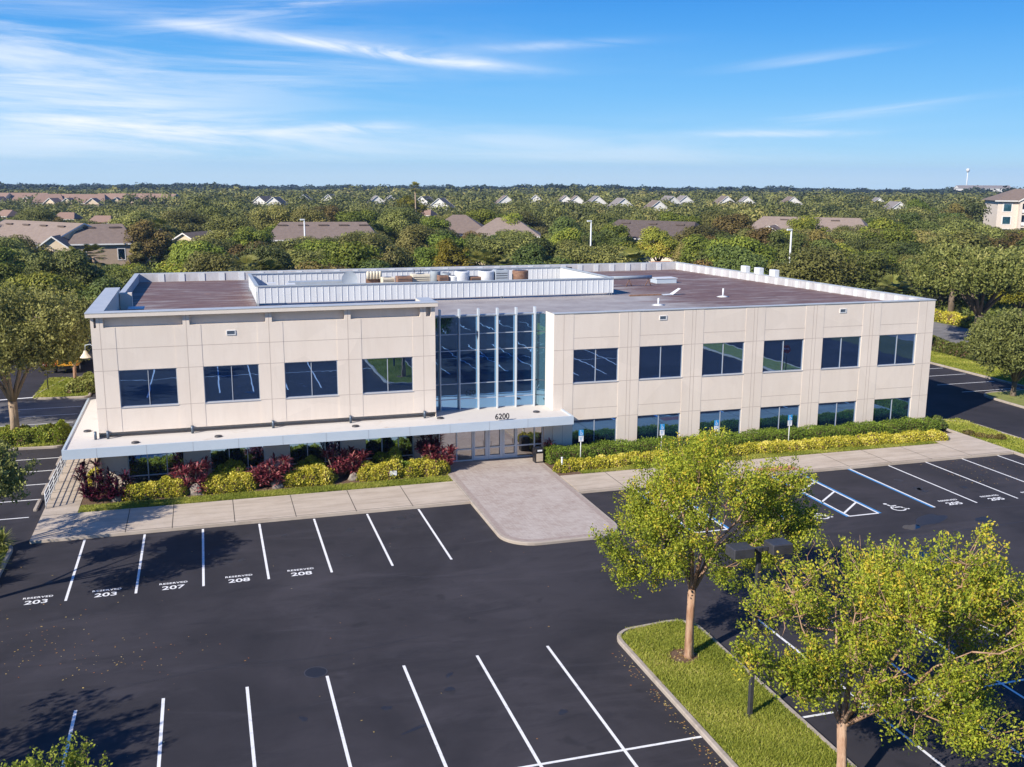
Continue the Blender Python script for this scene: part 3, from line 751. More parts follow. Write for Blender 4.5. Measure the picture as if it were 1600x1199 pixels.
mb.build('coping',M['coping'],BL)
mb=MB()
slopebox(mb,XR1-0.34,XR1-0.30,YR+0.30,YB,8.0,ptop(YR),7.5,ptop(YB))
mb.box(XL0+0.3,XR1-0.3,YB-0.04,YB+0.0,7.5,ptop(YB)-0.003)
slopebox(mb,XL0+0.28,XL0+0.32,29.0,YB-0.05,7.8,ptop(29)-0.003,7.5,ptop(YB)-0.003)
mb.box(XR0+0.02,XR1-0.4,YR+0.30,YR+0.34,8.2,9.097)
M['parapet_inner']=mat('parapet_inner',(0.54,0.54,0.56),0.8,(0.38,0.37,0.38),1.6,(1,1,0.4),0.4,0.75)
mb.build('parapet_face',M['parapet_inner'],BL)
mb=MB()
for k in range(24):
    y=17.5+1.62*k
    if y<YB-0.6: MB().box(XR1-0.42,XR1-0.342,y,y+0.42,rtop(y)-0.1,ptop(y)-0.03).build('parapet_rib',M['white_metal'],BL)
for k in range(30):
    x=2.2+1.78*k
    if x<XR1-1 : MB().box(x,x+0.5,YB-0.10,YB-0.043,rtop(YB)-0.1,ptop(YB)-0.02).build('parapet_rib',M['white_metal'],BL)
mb=MB()
for (x,z) in ((11.2,8.20),(41.5,8.18)): MB().box(x,x+0.9,YB-0.34,YB-0.302,z-0.10,z+0.12).build('scupper',M['void'],BL)
# roof membrane
mb=MB(); ya=YR+0.2
mb.quad((XR0,ya,rtop(ya)),(XR1-0.3,ya,rtop(ya)),(XR1-0.3,YB,rtop(YB)),(XR0,YB,rtop(YB)))
mb.quad((XL1,YC+0.1,rtop(YC)),(XR0,YC+0.1,rtop(YC)),(XR0,YB,rtop(YB)),(XL1,YB,rtop(YB)))
mb.quad((XL0+0.1,16.5,rtop(16.5)),(XL1,16.5,rtop(16.5)),(XL1,YB,rtop(YB)),(XL0+0.1,YB,rtop(YB)))
mb.build('roof',M['roof'],BL)
mb=MB(); mb.quad((XC0,YC+0.05,8.9),(XR0,YC+0.05,8.9),(XR0,YC+0.4,rtop(18)),(XC0,YC+0.4,rtop(18))); mb.build('roof_edge',M['coping'],BL)
# louvres near the top of the walls
for (x,z,Y) in ((7.5,8.68,YF+0.014),(33.95,8.62,YR+0.014),(47.2,8.62,YR+0.014)):
    f=MB().box(x-0.25,x+0.25,Y-0.04,Y,z-0.14,z-0.10).box(x-0.25,x+0.25,Y-0.04,Y,z+0.10,z+0.14).box(x-0.25,x-0.21,Y-0.04,Y,z-0.10,z+0.10).box(x+0.21,x+0.25,Y-0.04,Y,z-0.10,z+0.10)
    o=f.build('wall_vent',M['frame'],BL)
    MB().box(x-0.21,x+0.21,Y-0.012,Y-0.004,z-0.10,z+0.10).build('louvre',M['dark_frame'],o)
# canopy
YA=13.72; CX0,CX1=-1.46,27.28; CZ0,CZ1=2.58,3.10
can=MB()
can.quad((CX0,YA,CZ0),(CX1,YA,CZ0),(CX1,YA,CZ1),(CX0,YA,CZ1))
can.quad((CX0,YA,CZ0),(CX0,YA,CZ1),(CX0,27,CZ1),(CX0,27,CZ0)); can.quad((CX1,YA,CZ0),(CX1,15.69,CZ0),(CX1,15.69,CZ1),(CX1,YA,CZ1))
can.quad((CX0,YA,CZ1),(CX1,YA,CZ1),(CX1-0.12,YA+0.12,CZ1),(CX0+0.12,YA+0.12,CZ1)); can.quad((CX0,YA,CZ1),(CX0+0.12,YA+0.12,CZ1),(CX0+0.12,27,CZ1),(CX0,27,CZ1))
can.quad((CX1,YA,CZ1),(CX1,15.69,CZ1),(CX1-0.12,15.69,CZ1),(CX1-0.12,YA+0.12,CZ1))
can.quad((CX0+0.12,YA+0.12,CZ1),(CX1-0.12,YA+0.12,CZ1),(CX1-0.12,YA+0.12,3.02),(CX0+0.12,YA+0.12,3.02))
can.quad((CX0+0.12,YA+0.12,CZ1),(CX0+0.12,YA+0.12,3.02),(CX0+0.12,27,3.02),(CX0+0.12,27,CZ1)); can.quad((CX1-0.12,YA+0.12,CZ1),(CX1-0.12,15.69,CZ1),(CX1-0.12,15.69,3.02),(CX1-0.12,YA+0.12,3.02))
cv=can.build('canopy',M['fascia'],BL)
b=MB(); b.quad((CX0+0.12,YA+0.12,3.03),(CX1-0.12,YA+0.12,3.03),(CX1-0.12,15.69,3.03),(CX0+0.12,15.69,3.03))
b.quad((CX0+0.12,15.69,3.03),(26.62,15.69,3.03),(26.62,17.65,3.03),(CX0+0.12,17.65,3.03)); b.quad((CX0+0.12,17.65,3.03),(XL0,17.65,3.03),(XL0,27,3.03),(CX0+0.12,27,3.03))
b.build('canopy_roof',M['canopy_roof'],cv)
b=MB(); b.quad((CX0,27,CZ0),(XL0,27,CZ0),(XL0,YA,CZ0),(CX0,YA,CZ0)); b.quad((XL0,16.5,CZ0),(XR0,16.5,CZ0),(XR0,YA,CZ0),(XL0,YA,CZ0)); b.quad((XR0,15.69,CZ0),(CX1,15.69,CZ0),(CX1,YA,CZ0),(XR0,YA,CZ0))
b.build('soffit',M['white_wall'],cv)
b=MB()
for x in (0.25,2.75,5.15,7.55,9.95,12.35,14.75,17.15,19.55,21.95,24.35): MB().box(x-0.012,x+0.012,YA-0.004,YA+0.01,CZ0,CZ1).build('fascia_seam',M['fascia_seam'],cv)
# pipe stubs below the joints of the left wing, drains on the canopy
for x in [0.02]+[p for p in PC]:
    MB().tube([(x,YF-0.10,3.04),(x,YF-0.10,3.48)],0.075,10).build('pipe_stub',M['dark_frame'],cv)
for (x,y) in ((2.15,14.6),(6.5,14.75),(-0.6,18.0),(14.2,15.0),(19.4,15.6),(25.5,15.6)):
    b=MB().tube([(x,y,3.035),(x,y,3.10),(x,y,3.13)],[0.22,0.2,0.08],10); b.build('roof_drain',M['dark_metal'],cv)
# wall lamp on the left side
b=MB().tube([(0.18,18.6,7.6),(-0.15,18.6,7.95),(-0.42,18.6,7.9),(-0.45,18.6,7.6)],0.03,6); wl=b.build('wall_lamp',M['grey_metal'],BL)
MB().tube([(-0.45,18.6,7.6),(-0.45,18.6,7.45),(-0.45,18.6,7.2)],[0.06,0.12,0.3],12,cap=False).build('lamp_shade',M['cream'],wl)
# the house number stands on the canopy edge
me=text_mesh('6200',0.49,0.92,0.004,0.03); me.materials.clear(); me.materials.append(M['black_metal'])
me.transform(Matrix.Rotation(R(90),4,'X')); o=link_mesh('house_number',me,BL); o.location=(22.82-27.0,14.0-15.7,3.29)

# ------------------------------------------------------------------ roof equipment
SZ=lambda y: rtop(y)
sc_=empty('roof_screen',(23.3,30.9,SZ(31)),'white corrugated metal screen enclosure on the office roof','roof screen')
SX0,SX1,SY0,SY1=9.75,36.85,30.9,43.2
def ribbed(x0,y0,x1,y1,z0,z1a,z1b,name,out=-1):
    """sheet-metal wall from (x0,y0) to (x1,y1) with standing ribs every 0.45 m on both faces"""
    b=MB(); L=math.hypot(x1-x0,y1-y0); n=int(L/0.45); dx,dy=(x1-x0)/L,(y1-y0)/L; nx,ny=-dy,dx; t=0.04
    def seg(a,e,o0,o1,za,zb,z0_):
        P=[(x0+dx*s+nx*o,y0+dy*s+ny*o) for s,o in ((a,o0),(e,o0),(e,o1),(a,o1))]
        vs=[(*p,z0_) for p in P]+[(*P[0],za),(*P[1],zb),(*P[2],zb),(*P[3],za)]
        b.add(vs,[(0,3,2,1),(4,5,6,7),(0,1,5,4),(1,2,6,5),(2,3,7,6),(3,0,4,7)])
    zt=lambda s: z1a+(z1b-z1a)*s/L
    seg(0,L,-t,t,z1a,z1b,z0)
    for k in range(n+1):
        s=min(L-0.05,0.02+k*L/n); 
        seg(s,s+0.045,t,t+0.028,zt(s)-0.02,zt(s)-0.02,z0); seg(s,s+0.045,-t-0.028,-t,zt(s)-0.02,zt(s)-0.02,z0)
    o=b.build('screen_panel',M['white_metal'],sc_)
    r_=MB(); P=[(x0+dx*s+nx*q,y0+dy*s+ny*q) for s,q in ((0,-0.13),(L,-0.13),(L,0.13),(0,0.13))]
    vs=[(*P[0],z1a+0.003),(*P[1],z1b+0.003),(*P[2],z1b+0.003),(*P[3],z1a+0.003),(*P[0],z1a+0.07),(*P[1],z1b+0.07),(*P[2],z1b+0.07),(*P[3],z1a+0.07)]
    r_.add(vs,[(0,3,2,1),(4,5,6,7),(0,1,5,4),(1,2,6,5),(2,3,7,6),(3,0,4,7)]); r_.build('top_rail',M['grey_metal'],sc_)
ribbed(SX0,SY0,SX1,SY0,SZ(31)+0.18,9.66,9.60,'front')
ribbed(SX0,SY1,SX1,SY1,SZ(43)+0.15,9.42,9.42,'rear')
ribbed(SX0,SY0+0.2,SX0,SY1-0.2,SZ(31)+0.12,9.66,9.42,'left')
ribbed(SX1,SY0+0.2,SX1,SY1-0.2,SZ(31)+0.12,9.60,9.42,'right')
for (x,y) in ((SX0,SY0),(18.6,SY0),(27.8,SY0),(SX1-0.2,SY0),(SX0,SY1),(18.6,SY1),(27.5,SY1),(SX1,SY1)):
    b=MB(); z=SZ(y)
    b.tube([(x-0.12,y,z),(x,y,z+0.3),(x+0.12,y,z)],0.035,5)
    b.box(x-0.06,x+0.06,y+0.13,y+0.22,z,9.35 if y>40 else 9.3); b.build('post',M['grey_metal'],sc_)
def ac_round(x,y,r_,h,m,label,base=0.55):
    z=SZ(y); t=empty('air_conditioner',(x,y,z),label,'air conditioner','condensers inside the roof screen')
    MB().box(x-r_*0.9,x+r_*0.9,y-r_*0.9,y+r_*0.9,z,z+base-0.02).build('stand',M['grey_metal'],t)
    z+=base
    body=MB().tube([(x,y,z),(x,y,z+h*0.93),(x,y,z+h)],[r_,r_,r_*0.93],18)
    for k in range(int(h/0.09)): body.tube([(x,y,z+0.05+k*0.09),(x,y,z+0.08+k*0.09)],r_+0.015,18)
    body.build('body',M[m],t)
    MB().tube([(x,y,z+h+0.003),(x,y,z+h+0.012)],r_*0.72,16).build('fan_grille',M['dark_metal'],t)
def ac_box(x,y,w,d,h,m,label,base=0.6):
    z=SZ(y); t=empty('air_conditioner',(x,y,z),label,'air conditioner','condensers inside the roof screen')
    MB().box(x-w/2+0.05,x+w/2-0.05,y-d/2+0.05,y+d/2-0.05,z,z+base-0.02).build('stand',M['grey_metal'],t); z+=base
    MB().bbox(x-w/2,x+w/2,y-d/2,y+d/2,z,z+h,0.03).build('body',M[m],t)
    b=MB()
    for k in range(5): b.box(x-w/2+0.08,x+w/2-0.08,y-d/2-0.012,y-d/2-0.003,z+0.10+k*(h-0.2)/5,z+0.10+k*(h-0.2)/5+0.05)
    b.build('grille',M['dark_metal'],t)
    MB().tube([(x,y,z+h+0.003),(x,y,z+h+0.014)],min(w,d)*0.36,16).build('fan_grille',M['black_metal'],t)
def eqx(px,y): return 6.26+(y+42.11)*math.tan(0.2968+math.atan((px-800)/1571.0))
Y1=37.0
ac_box(eqx(605,Y1),Y1,1.0,0.9,0.75,'cream','low brownish square condenser beside the round dish')
ac_box(eqx(628,Y1),Y1-0.6,1.2,0.9,0.85,'rust','rusty square condenser under the five cream flue pipes')
ac_box(eqx(656,Y1),Y1,1.45,1.0,0.95,'cream','wide cream condenser with a thin mast behind it')
ac_box(eqx(691,Y1),Y1,0.8,0.8,0.8,'rust','small rusty condenser next to the blue-grey round unit')
ac_round(eqx(657+0,Y1)+0.01,Y1+2.2,0.36,0.8,'grey_metal','grey round condenser hidden behind the wide cream one')
ac_round(eqx(656.5+0,Y1)+2.15,Y1+0.4,0.42,1.0,'grey_metal','blue-grey round condenser left of the gap in the row')
ac_round(eqx(686,Y1)+0.0,Y1+1.5,0.42,1.1,'grey_metal','grey-green round condenser in the middle of the row')
ac_round(eqx(708,Y1),Y1,0.40,0.80,'white_metal','small white round condenser beside the tall white one')
ac_round(eqx(721,Y1),Y1,0.62,1.15,'white_metal','tall white round condenser near the middle of the screen')
ac_box(eqx(741,Y1),Y1,0.9,0.8,0.65,'rust','low dark red condenser between the two large white ones')
ac_round(eqx(759,Y1),Y1,0.66,1.12,'white_metal','broad white round condenser left of the grey box unit')
ac_box(eqx(781,Y1),Y1,1.1,0.9,1.15,'grey_metal','dark grey square condenser with a louvred face')
ac_round(eqx(812,Y1),Y1,0.66,1.10,'rust','rusty orange round condenser at the right end of the row')
t=empty('satellite_dish',(eqx(545,Y1),Y1,SZ(Y1)),'grey satellite dish on a short mast inside the roof screen','satellite dish')
x=eqx(545,Y1); z=SZ(Y1)
MB().tube([(x,Y1,z),(x,Y1,z+1.1)],0.05,8).build('mast',M['grey_metal'],t)
b=MB(); n=18; vs=[(x,Y1-0.05,z+1.25)]; 
for k in range(n): a=2*math.pi*k/n; vs.append((x+0.62*math.cos(a),Y1-0.22+0.12*math.sin(a),z+1.25+0.62*math.sin(a)))
b.add(vs,[(0,1+(k+1)%n,1+k) for k in range(n)],0,True); b.build('dish',M['grey_metal'],t)
t=empty('flue_rack',(eqx(587,Y1),Y1+0.8,SZ(Y1)),'rack of five cream flue pipes standing above the condensers','flue rack')
for k in range(5):
    x=eqx(577+4.8*k,Y1); z=SZ(Y1)+1.15; MB().tube([(x,Y1+0.8,z),(x,Y1+0.8,z+0.55),(x,Y1+0.8,z+0.62)],[0.13,0.13,0.08],10).build('flue',M['cream'],t)
MB().box(eqx(574,Y1),eqx(600,Y1),Y1+0.9,Y1+1.0,SZ(Y1),SZ(Y1)+1.2).build('stand',M['rust'],t)
t=empty('roof_duct',(eqx(480,Y1),Y1+1.2,SZ(Y1)),'long grey ventilation duct behind the left part of the screen','duct')
MB().box(eqx(452,Y1),eqx(537,Y1),Y1+1.0,Y1+1.9,SZ(Y1)+0.35,SZ(Y1)+1.05).build('body',M['grey_metal'],t)
for px in (460,495,530): MB().box(eqx(px,Y1),eqx(px,Y1)+0.12,Y1+1.1,Y1+1.8,SZ(Y1),SZ(Y1)+0.347).build('leg',M['white_metal'],t)
MB().box(eqx(418,Y1),eqx(431,Y1),Y1+0.5,Y1+1.2,SZ(Y1)+0.9,SZ(Y1)+1.05).build('hood',M['white_metal'],t); MB().box(eqx(446,Y1),eqx(460,Y1),Y1-0.4,Y1+0.4,SZ(Y1)+0.9,SZ(Y1)+1.05).build('hood',M['white_metal'],t)
for k,(px) in enumerate((653,663)):
    x=eqx(px,Y1); o=MB().tube([(x,Y1+1.6,SZ(Y1)),(x,Y1+1.6,SZ(Y1)+1.75)],0.03,6).build('antenna_mast',M['dark_metal'],None,(x,Y1+1.6,SZ(Y1)))
    tag(o,['taller thin dark mast behind the wide cream condenser','shorter thin dark mast behind the wide cream condenser'][k],'mast','masts on the roof')
# loose pieces on the open roof
def roofbit(name,x,y,w,d,h,m,label,cat):
    z=rtop(y); t=empty(name,(x,y,z),label,cat)
    MB().bbox(x-w/2,x+w/2,y-d/2,y+d/2,z+0.02,z+h,0.04).build('body',M[m],t); MB().box(x-w/2-0.05,x+w/2+0.05,y-d/2-0.05,y+d/2+0.05,z+h+0.003,z+h+0.05).build('lid',M['white_metal'],t)
roofbit('roof_hatch',45.6,40.2,2.0,1.3,0.42,'fascia','pale grey roof hatch to the right of the screen','roof hatch')
roofbit('exhaust_hood',12.1,25.5,1.9,1.3,0.42,'grey_metal','low grey exhaust hood in front of the screen','exhaust hood')
roofbit('equipment_box',1.9,27.0,0.9,1.2,0.5,'dark_metal','black equipment box behind the left cornice','equipment box')
t=empty('pipe_run',(39.5,37.8,rtop(37.8)),'grey pipe run on rusty supports beside the screen','pipe')
MB().tube([(37.6,37.8,rtop(37.8)+0.75),(43.3,37.8,rtop(37.8)+0.75)],0.16,8).build('pipe',M['grey_metal'],t)
for x in (39.0,41.2,43.0): MB().tube([(x-0.25,37.8,rtop(37.8)),(x,37.8,rtop(37.8)+0.62),(x+0.25,37.8,rtop(37.8))],0.05,5).build('support',M['rust'],t)
for k,(x,y) in enumerate(((36.95,22.8),(44.3,26.9))):
    t=empty('vent_pipe',(x,y,rtop(y)),['short white vent pipe on the roof above the first right windows','taller white vent pipe on the maroon part of the roof'][k],'vent pipe','vent pipes')
    MB().tube([(x,y,rtop(y)),(x,y,rtop(y)+0.5+0.15*k)],0.07,8).build('pipe',M['white_metal'],t); MB().tube([(x,y,rtop(y)+0.004),(x,y,rtop(y)+0.09)],[0.5,0.12],12).build('flashing',M['white_metal'],t)
t=empty('metal_bracket',(41.0,29.4,rtop(29.4)),'bent sheet metal lying loose on the roof','scrap metal')
b=MB(); z=rtop(29.4)
b.add([(40.4,29.2,z+0.03),(41.2,29.2,z+0.05),(41.2,29.8,z+0.06),(40.4,29.8,z+0.03),(41.9,29.3,z+0.5),(41.9,29.75,z+0.5)],[(0,1,2,3),(1,4,5,2)]); b.build('sheet',M['white_metal'],t)
MB().box(37.6,40.3,29.35,29.55,z+0.02,z+0.12).build('conduit',M['rust'],t)
for k,(y) in enumerate((41.4,39.0,36.4)):
    t=empty('parapet_cap_vent',(54.55,y,ptop(y)),['parapet vent box nearest the rear right corner','middle vent box of the three on the right parapet','vent box of the right parapet nearest the front'][k],'vent box','vent boxes on the right parapet')
    MB().bbox(54.25,54.75,y-0.45,y+0.45,ptop(y)+0.055,ptop(y)+0.62,0.03).build('box',M['white_metal'],t)
# ------------------------------------------------------------------ near trees
def near_tree(name,x,y,label,cat,fork,cz,rx,rz,seed,lm,bk,nspray,nleaf,leaf,spray=0.55,trunk_r=0.14,nlimb=7,lean=(0,0),group=None,up=0.9,stems=3,off=(0,0),low=-0.55,bare=0.0,width=0.5,nlobe=0,extra=(),trim=None):
    """multi-limbed tree: trunk, limbs to targets through the crown, leafy sprays round every twig"""
    r=np.random.default_rng(seed); t=empty(name,(x,y,0.08),label,cat,group)
    F=np.array([x+lean[0],y+lean[1],fork]); C=np.array([x+lean[0]+off[0],y+lean[1]+off[1],cz])
    w=MB(); base=np.array([x,y,0.05])
    mid=(base+F)/2+np.array([r.normal(0,.05),r.normal(0,.05),0])
    w.tube([base,base+[0,0,0.18],mid,F],[trunk_r*1.5,trunk_r*1.08,trunk_r*0.95,trunk_r*1.0],10)
    for k in range(stems):      # fluted stems twisting up the trunk
        a=2*math.pi*k/stems+r.uniform(0,1); o=np.array([math.cos(a),math.sin(a),0])*trunk_r*0.45
        w.tube([base+o*1.6,mid+o,F+o*1.1],[trunk_r*0.7,trunk_r*0.6,trunk_r*0.55],8)
    limbs=[]
    for k in range(nlimb):
        a=2*math.pi*(k+r.uniform(-.3,.3))/nlimb; el=r.uniform(0.1,0.8)
        tip=C+np.array([math.cos(a)*rx*0.62*math.cos(el),math.sin(a)*rx*0.62*math.cos(el),rz*(el-0.25)])
        m1=F+(tip-F)*0.4+np.array([0,0,0.25*rz*(0.3)])+r.normal(0,.12,3); m2=F+(tip-F)*0.75+r.normal(0,.12,3)+[0,0,.15]
        pts=[F-[0,0,0.15],m1,m2,tip]; limbs.append(pts)
        w.tube(pts,[trunk_r*0.55,trunk_r*0.36,trunk_r*0.22,trunk_r*0.10],7)
    L=[]
    for pts in limbs:
        for i in range(3):
            for q in np.linspace(0,1,6): L.append(pts[i]+(pts[i+1]-pts[i])*q)
    L=np.array(L)
    # crown targets: lumpy ellipsoid, more of them near the outside
    nb=nlobe or max(9,int(rx*4)); lob=unit(r.normal(size=(nb,3))); lob[:,2]=np.where(lob[:,2]<(-.55 if nlobe else 0),-lob[:,2],lob[:,2])*(1.0 if nlobe else .9)-(0.05 if nlobe else .15)
    lobc=C+lob*np.array([rx,rx,rz])*(r.uniform(0.55,0.92,(nb,1)) if nlobe else 0.66); lobr=(r.uniform(0.14,0.34,nb) if nlobe else r.uniform(0.26,0.46,nb))*rx
    if nlobe:
        lobc=np.vstack([lobc]+[np.array([[e_[0],e_[1],e_[2]]]) for e_ in extra]); lobr=np.concatenate([lobr,[e_[3] for e_ in extra]]); nb=len(lobr)
        for i in np.argsort(((lobc-F)**2).sum(-1)):      # a bough to every lobe
            j=np.argmin(((L-lobc[i])**2).sum(-1)*1.0+0.25*((L-F)**2).sum(-1)); p=L[j]; q=lobc[i]; m=(p+q)/2+np.array([0,0,-.08])+r.normal(0,.1,3)
            w.tube([p,m,q,q+unit(q-C)*lobr[i]*.5],[trunk_r*.19,trunk_r*.14,trunk_r*.09,trunk_r*.04],6)
            L=np.vstack([L]+[p+(m-p)*f for f in (.5,1)]+[m+(q-m)*f for f in (.33,.66,1)])
    T=[]
    while len(T)<nspray:
        i=r.integers(nb); d=unit(r.normal(size=3)); 
        if d[2]<low: continue
        p=lobc[i]+d*lobr[i]*np.array([1,1,rz/rx*1.15])*r.random()**0.45
        e=(p-C)/np.array([rx,rx,rz])
        if (np.linalg.norm(e)>1.2 and i<nb-len(extra)) or p[2]<fork-0.35 or (trim and p[0]<trim[0] and p[2]>trim[1]): continue
        T.append(p)
    T=np.array(T)
    axes=unit(unit((T-C)*np.array([1,1,0.7]))*0.75+np.array([0,0,up])+r.normal(0,.25,(nspray,3)))
    near=np.argmin(((T[:,None,:]-L[None])**2).sum(-1),axis=1)
    for i in range(nspray):
        p=L[near[i]]; q=T[i]
        if (i%3==0 or (bare and i%2)) and np.linalg.norm(p-q)<1.5:
            w.tube([p,(p+q)/2+r.normal(0,.08,3)+[0,0,-.05],q,q+axes[i]*spray*0.8],[trunk_r*0.13,trunk_r*0.10,trunk_r*0.07,trunk_r*0.03],4,cap=False)
    keep=r.random(nspray)>=bare
    Tl=T[keep]; A=axes[keep]; n=len(Tl)
    u=r.random((n,nleaf))**0.8; ln=spray*r.uniform(0.7,1.35,(n,1))
    rad=(spray*width*(0.35+0.65*np.sin(np.pi*np.clip(u*0.85+0.1,0,1))))[...,None]
    P=Tl[:,None,:]+A[:,None,:]*(u*ln-0.25*spray)[...,None]+r.normal(0,.5,(n,nleaf,3))*rad
    ax=np.repeat(A[:,None,:],nleaf,1)+r.normal(0,0.9,(n,nleaf,3))
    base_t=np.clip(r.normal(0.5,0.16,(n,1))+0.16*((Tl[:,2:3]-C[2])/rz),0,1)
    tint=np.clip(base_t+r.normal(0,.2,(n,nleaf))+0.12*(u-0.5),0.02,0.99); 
    hot=r.random((n,1))<0.012; tint=np.where(hot,np.clip(tint+0.35,0,1),tint)
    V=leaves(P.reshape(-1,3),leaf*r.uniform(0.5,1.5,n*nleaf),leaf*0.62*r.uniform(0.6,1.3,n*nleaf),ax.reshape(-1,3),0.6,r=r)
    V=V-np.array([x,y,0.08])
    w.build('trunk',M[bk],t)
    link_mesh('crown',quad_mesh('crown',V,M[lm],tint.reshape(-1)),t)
    return t
near_tree('crape_myrtle',22.52,-11.35,'lime-green crape myrtle with smooth orange trunk at the tip of the grass island','tree',2.75,5.15,3.55,3.0,21,'lime_leaf','bark',980,72,0.092,0.60,0.15,8,off=(0.9,0.6),low=-1.0,width=0.42,nlobe=30,extra=((26.9,-11.3,4.6,.7),(26.5,-11.0,4.9,1.1),(20.2,-11.3,3.7,.75),(19.7,-11.2,4.8,.9),(21.2,-11.6,3.9,.8),(24.8,-11.6,4.2,.9)))
near_tree('crape_myrtle',22.75,-20.3,'large yellow-green crape myrtle nearest the camera, in front of the lamp post','tree',2.1,4.1,4.25,3.2,34,'lime_leaf','bark',1320,64,0.090,0.60,0.14,9,lean=(0.25,0.5),off=(2.2,0.3),bare=0.10,low=-1.0,width=0.42,nlobe=40,extra=((19.8,-20.2,4.7,.5),(20.8,-20.4,4.0,.55),(21.7,-20.2,4.3,.7),(23.3,-20.9,3.7,.95),(24.3,-21.0,3.2,.95),(23.9,-21.2,4.5,1.1),(25.5,-21.0,2.9,.9),(22.7,-20.6,4.6,.9),(26.6,-20.6,3.2,.9)),trim=(21.7,5.5))
near_tree('crape_myrtle',1.2,-21.2,'fresh green crape myrtle whose top just enters the lower left corner','tree',1.7,3.3,2.3,1.6,55,'fresh_leaf','bark',330,55,0.085,0.6,0.11,6,off=(0.7,0.4),width=0.26,nlobe=16)
near_tree('shade_tree',-4.3,1.0,'olive-green tree reaching in over the left edge of the lot','tree',2.4,5.0,3.3,2.2,61,'olive_leaf','pale_bark',400,52,0.14,0.55,0.14,7)
near_tree('shade_tree',-6.6,6.4,'olive-green tree behind the strap-leaved island plants','tree',2.4,5.2,2.9,2.2,62,'olive_leaf','pale_bark',230,46,0.15,0.6,0.14,7)
near_tree('shade_tree',-6.4,-15.0,'olive-green tree beyond the lower left edge of the lot','tree',2.4,5.2,2.9,2.2,63,'olive_leaf','pale_bark',170,46,0.15,0.6,0.14,7)
near_tree('live_oak',-6.3,29.3,'big grey-green oak with a pale straight trunk at the left edge','tree',2.7,6.2,5.2,4.3,71,'olive_leaf','pale_bark',1500,55,0.20,0.75,0.28,9,off=(0.3,0.3),width=0.62,low=-0.9)
near_tree('live_oak',-15.5,32.5,'broad oak standing outside the left edge, shading the small lot','tree',3.0,6.5,4.5,3.2,75,'olive_leaf','oak_bark',420,46,0.24,0.8,0.25,8)
near_tree('live_oak',-4.35,45.9,'slender grey-green tree on the small island by the stop sign','tree',2.3,5.0,3.2,2.8,72,'olive_leaf','bark',620,50,0.20,0.6,0.13,6,off=(0.3,0))
near_tree('live_oak',83.6,43.6,'wide spreading oak with a forked dark trunk by the road','tree',3.4,7.0,7.6,3.4,73,'oak_leaf','oak_bark',1400,52,0.30,1.0,0.42,9,width=0.65)
near_tree('live_oak',68.6,22.4,'round olive-green tree on the corner island at the right edge','tree',1.3,3.7,4.0,3.4,74,'olive_leaf','oak_bark',1000,52,0.22,0.75,0.2,8,low=-0.9,width=0.62)

# ------------------------------------------------------------------ shrubs and ground cover
def on_box(n,x0,x1,y0,y1,z0,z1,r):
    """points on top and the four sides of a box"""
    ax=(x1-x0)*(y1-y0); fy=(x1-x0)*(z1-z0); fx=(y1-y0)*(z1-z0); tot=ax+2*fy+2*fx
    k=r.choice(5,n,p=[ax/tot,fy/tot,fy/tot,fx/tot,fx/tot]); P=np.empty((n,3))
    P[:,0]=r.uniform(x0,x1,n);P[:,1]=r.uniform(y0,y1,n);P[:,2]=r.uniform(z0,z1,n)
    P[k==0,2]=z1;P[k==1,1]=y0;P[k==2,1]=y1;P[k==3,0]=x0;P[k==4,0]=x1
    N=np.zeros((n,3));N[k==0,2]=1;N[k==1,1]=-1;N[k==2,1]=1;N[k==3,0]=-1;N[k==4,0]=1
    return P,N
def hedge(name,x0,x1,y0,y1,h,label,lm,n,leaf,z=0.13,rough=0.05,core=True,cat='hedge'):
    r=np.random.default_rng(int(abs(x0*97+y0*31))+5); t=empty(name,((x0+x1)/2,(y0+y1)/2,z),label,cat)
    P,N=on_box(n,x0,x1,y0,y1,z,z+h,r)
    lump=0.06*np.sin(P[:,0]*1.7+1)+0.05*np.sin(P[:,0]*4.1)+0.03*np.sin(P[:,0]*0.6+2); P[:,2]+=lump*(P[:,2]-z)/h
    P+=N*r.normal(0,rough,(n,1))+r.normal(0,.03,(n,3))
    V=leaf_shell(P,leaf*r.uniform(.7,1.3,n),leaf*.6*r.uniform(.7,1.3,n),N+np.array([0,0,.3]),.7,r=r)-np.array([(x0+x1)/2,(y0+y1)/2,z])
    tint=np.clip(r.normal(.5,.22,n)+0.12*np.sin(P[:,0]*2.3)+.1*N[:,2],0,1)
    link_mesh('leaves',quad_mesh('leaves',V,M[lm],tint),t)
    if core: MB().bbox(x0+.09,x1-.09,y0+.09,y1-.09,z-.02,z+h-.12,.05).build('stems',M['mulch'],t)
    return t
hedge('clipped_hedge',25.75,54.3,13.75,15.1,0.78,'long clipped dark green hedge under the right ground-floor windows','hedge_leaf',42000,0.10)
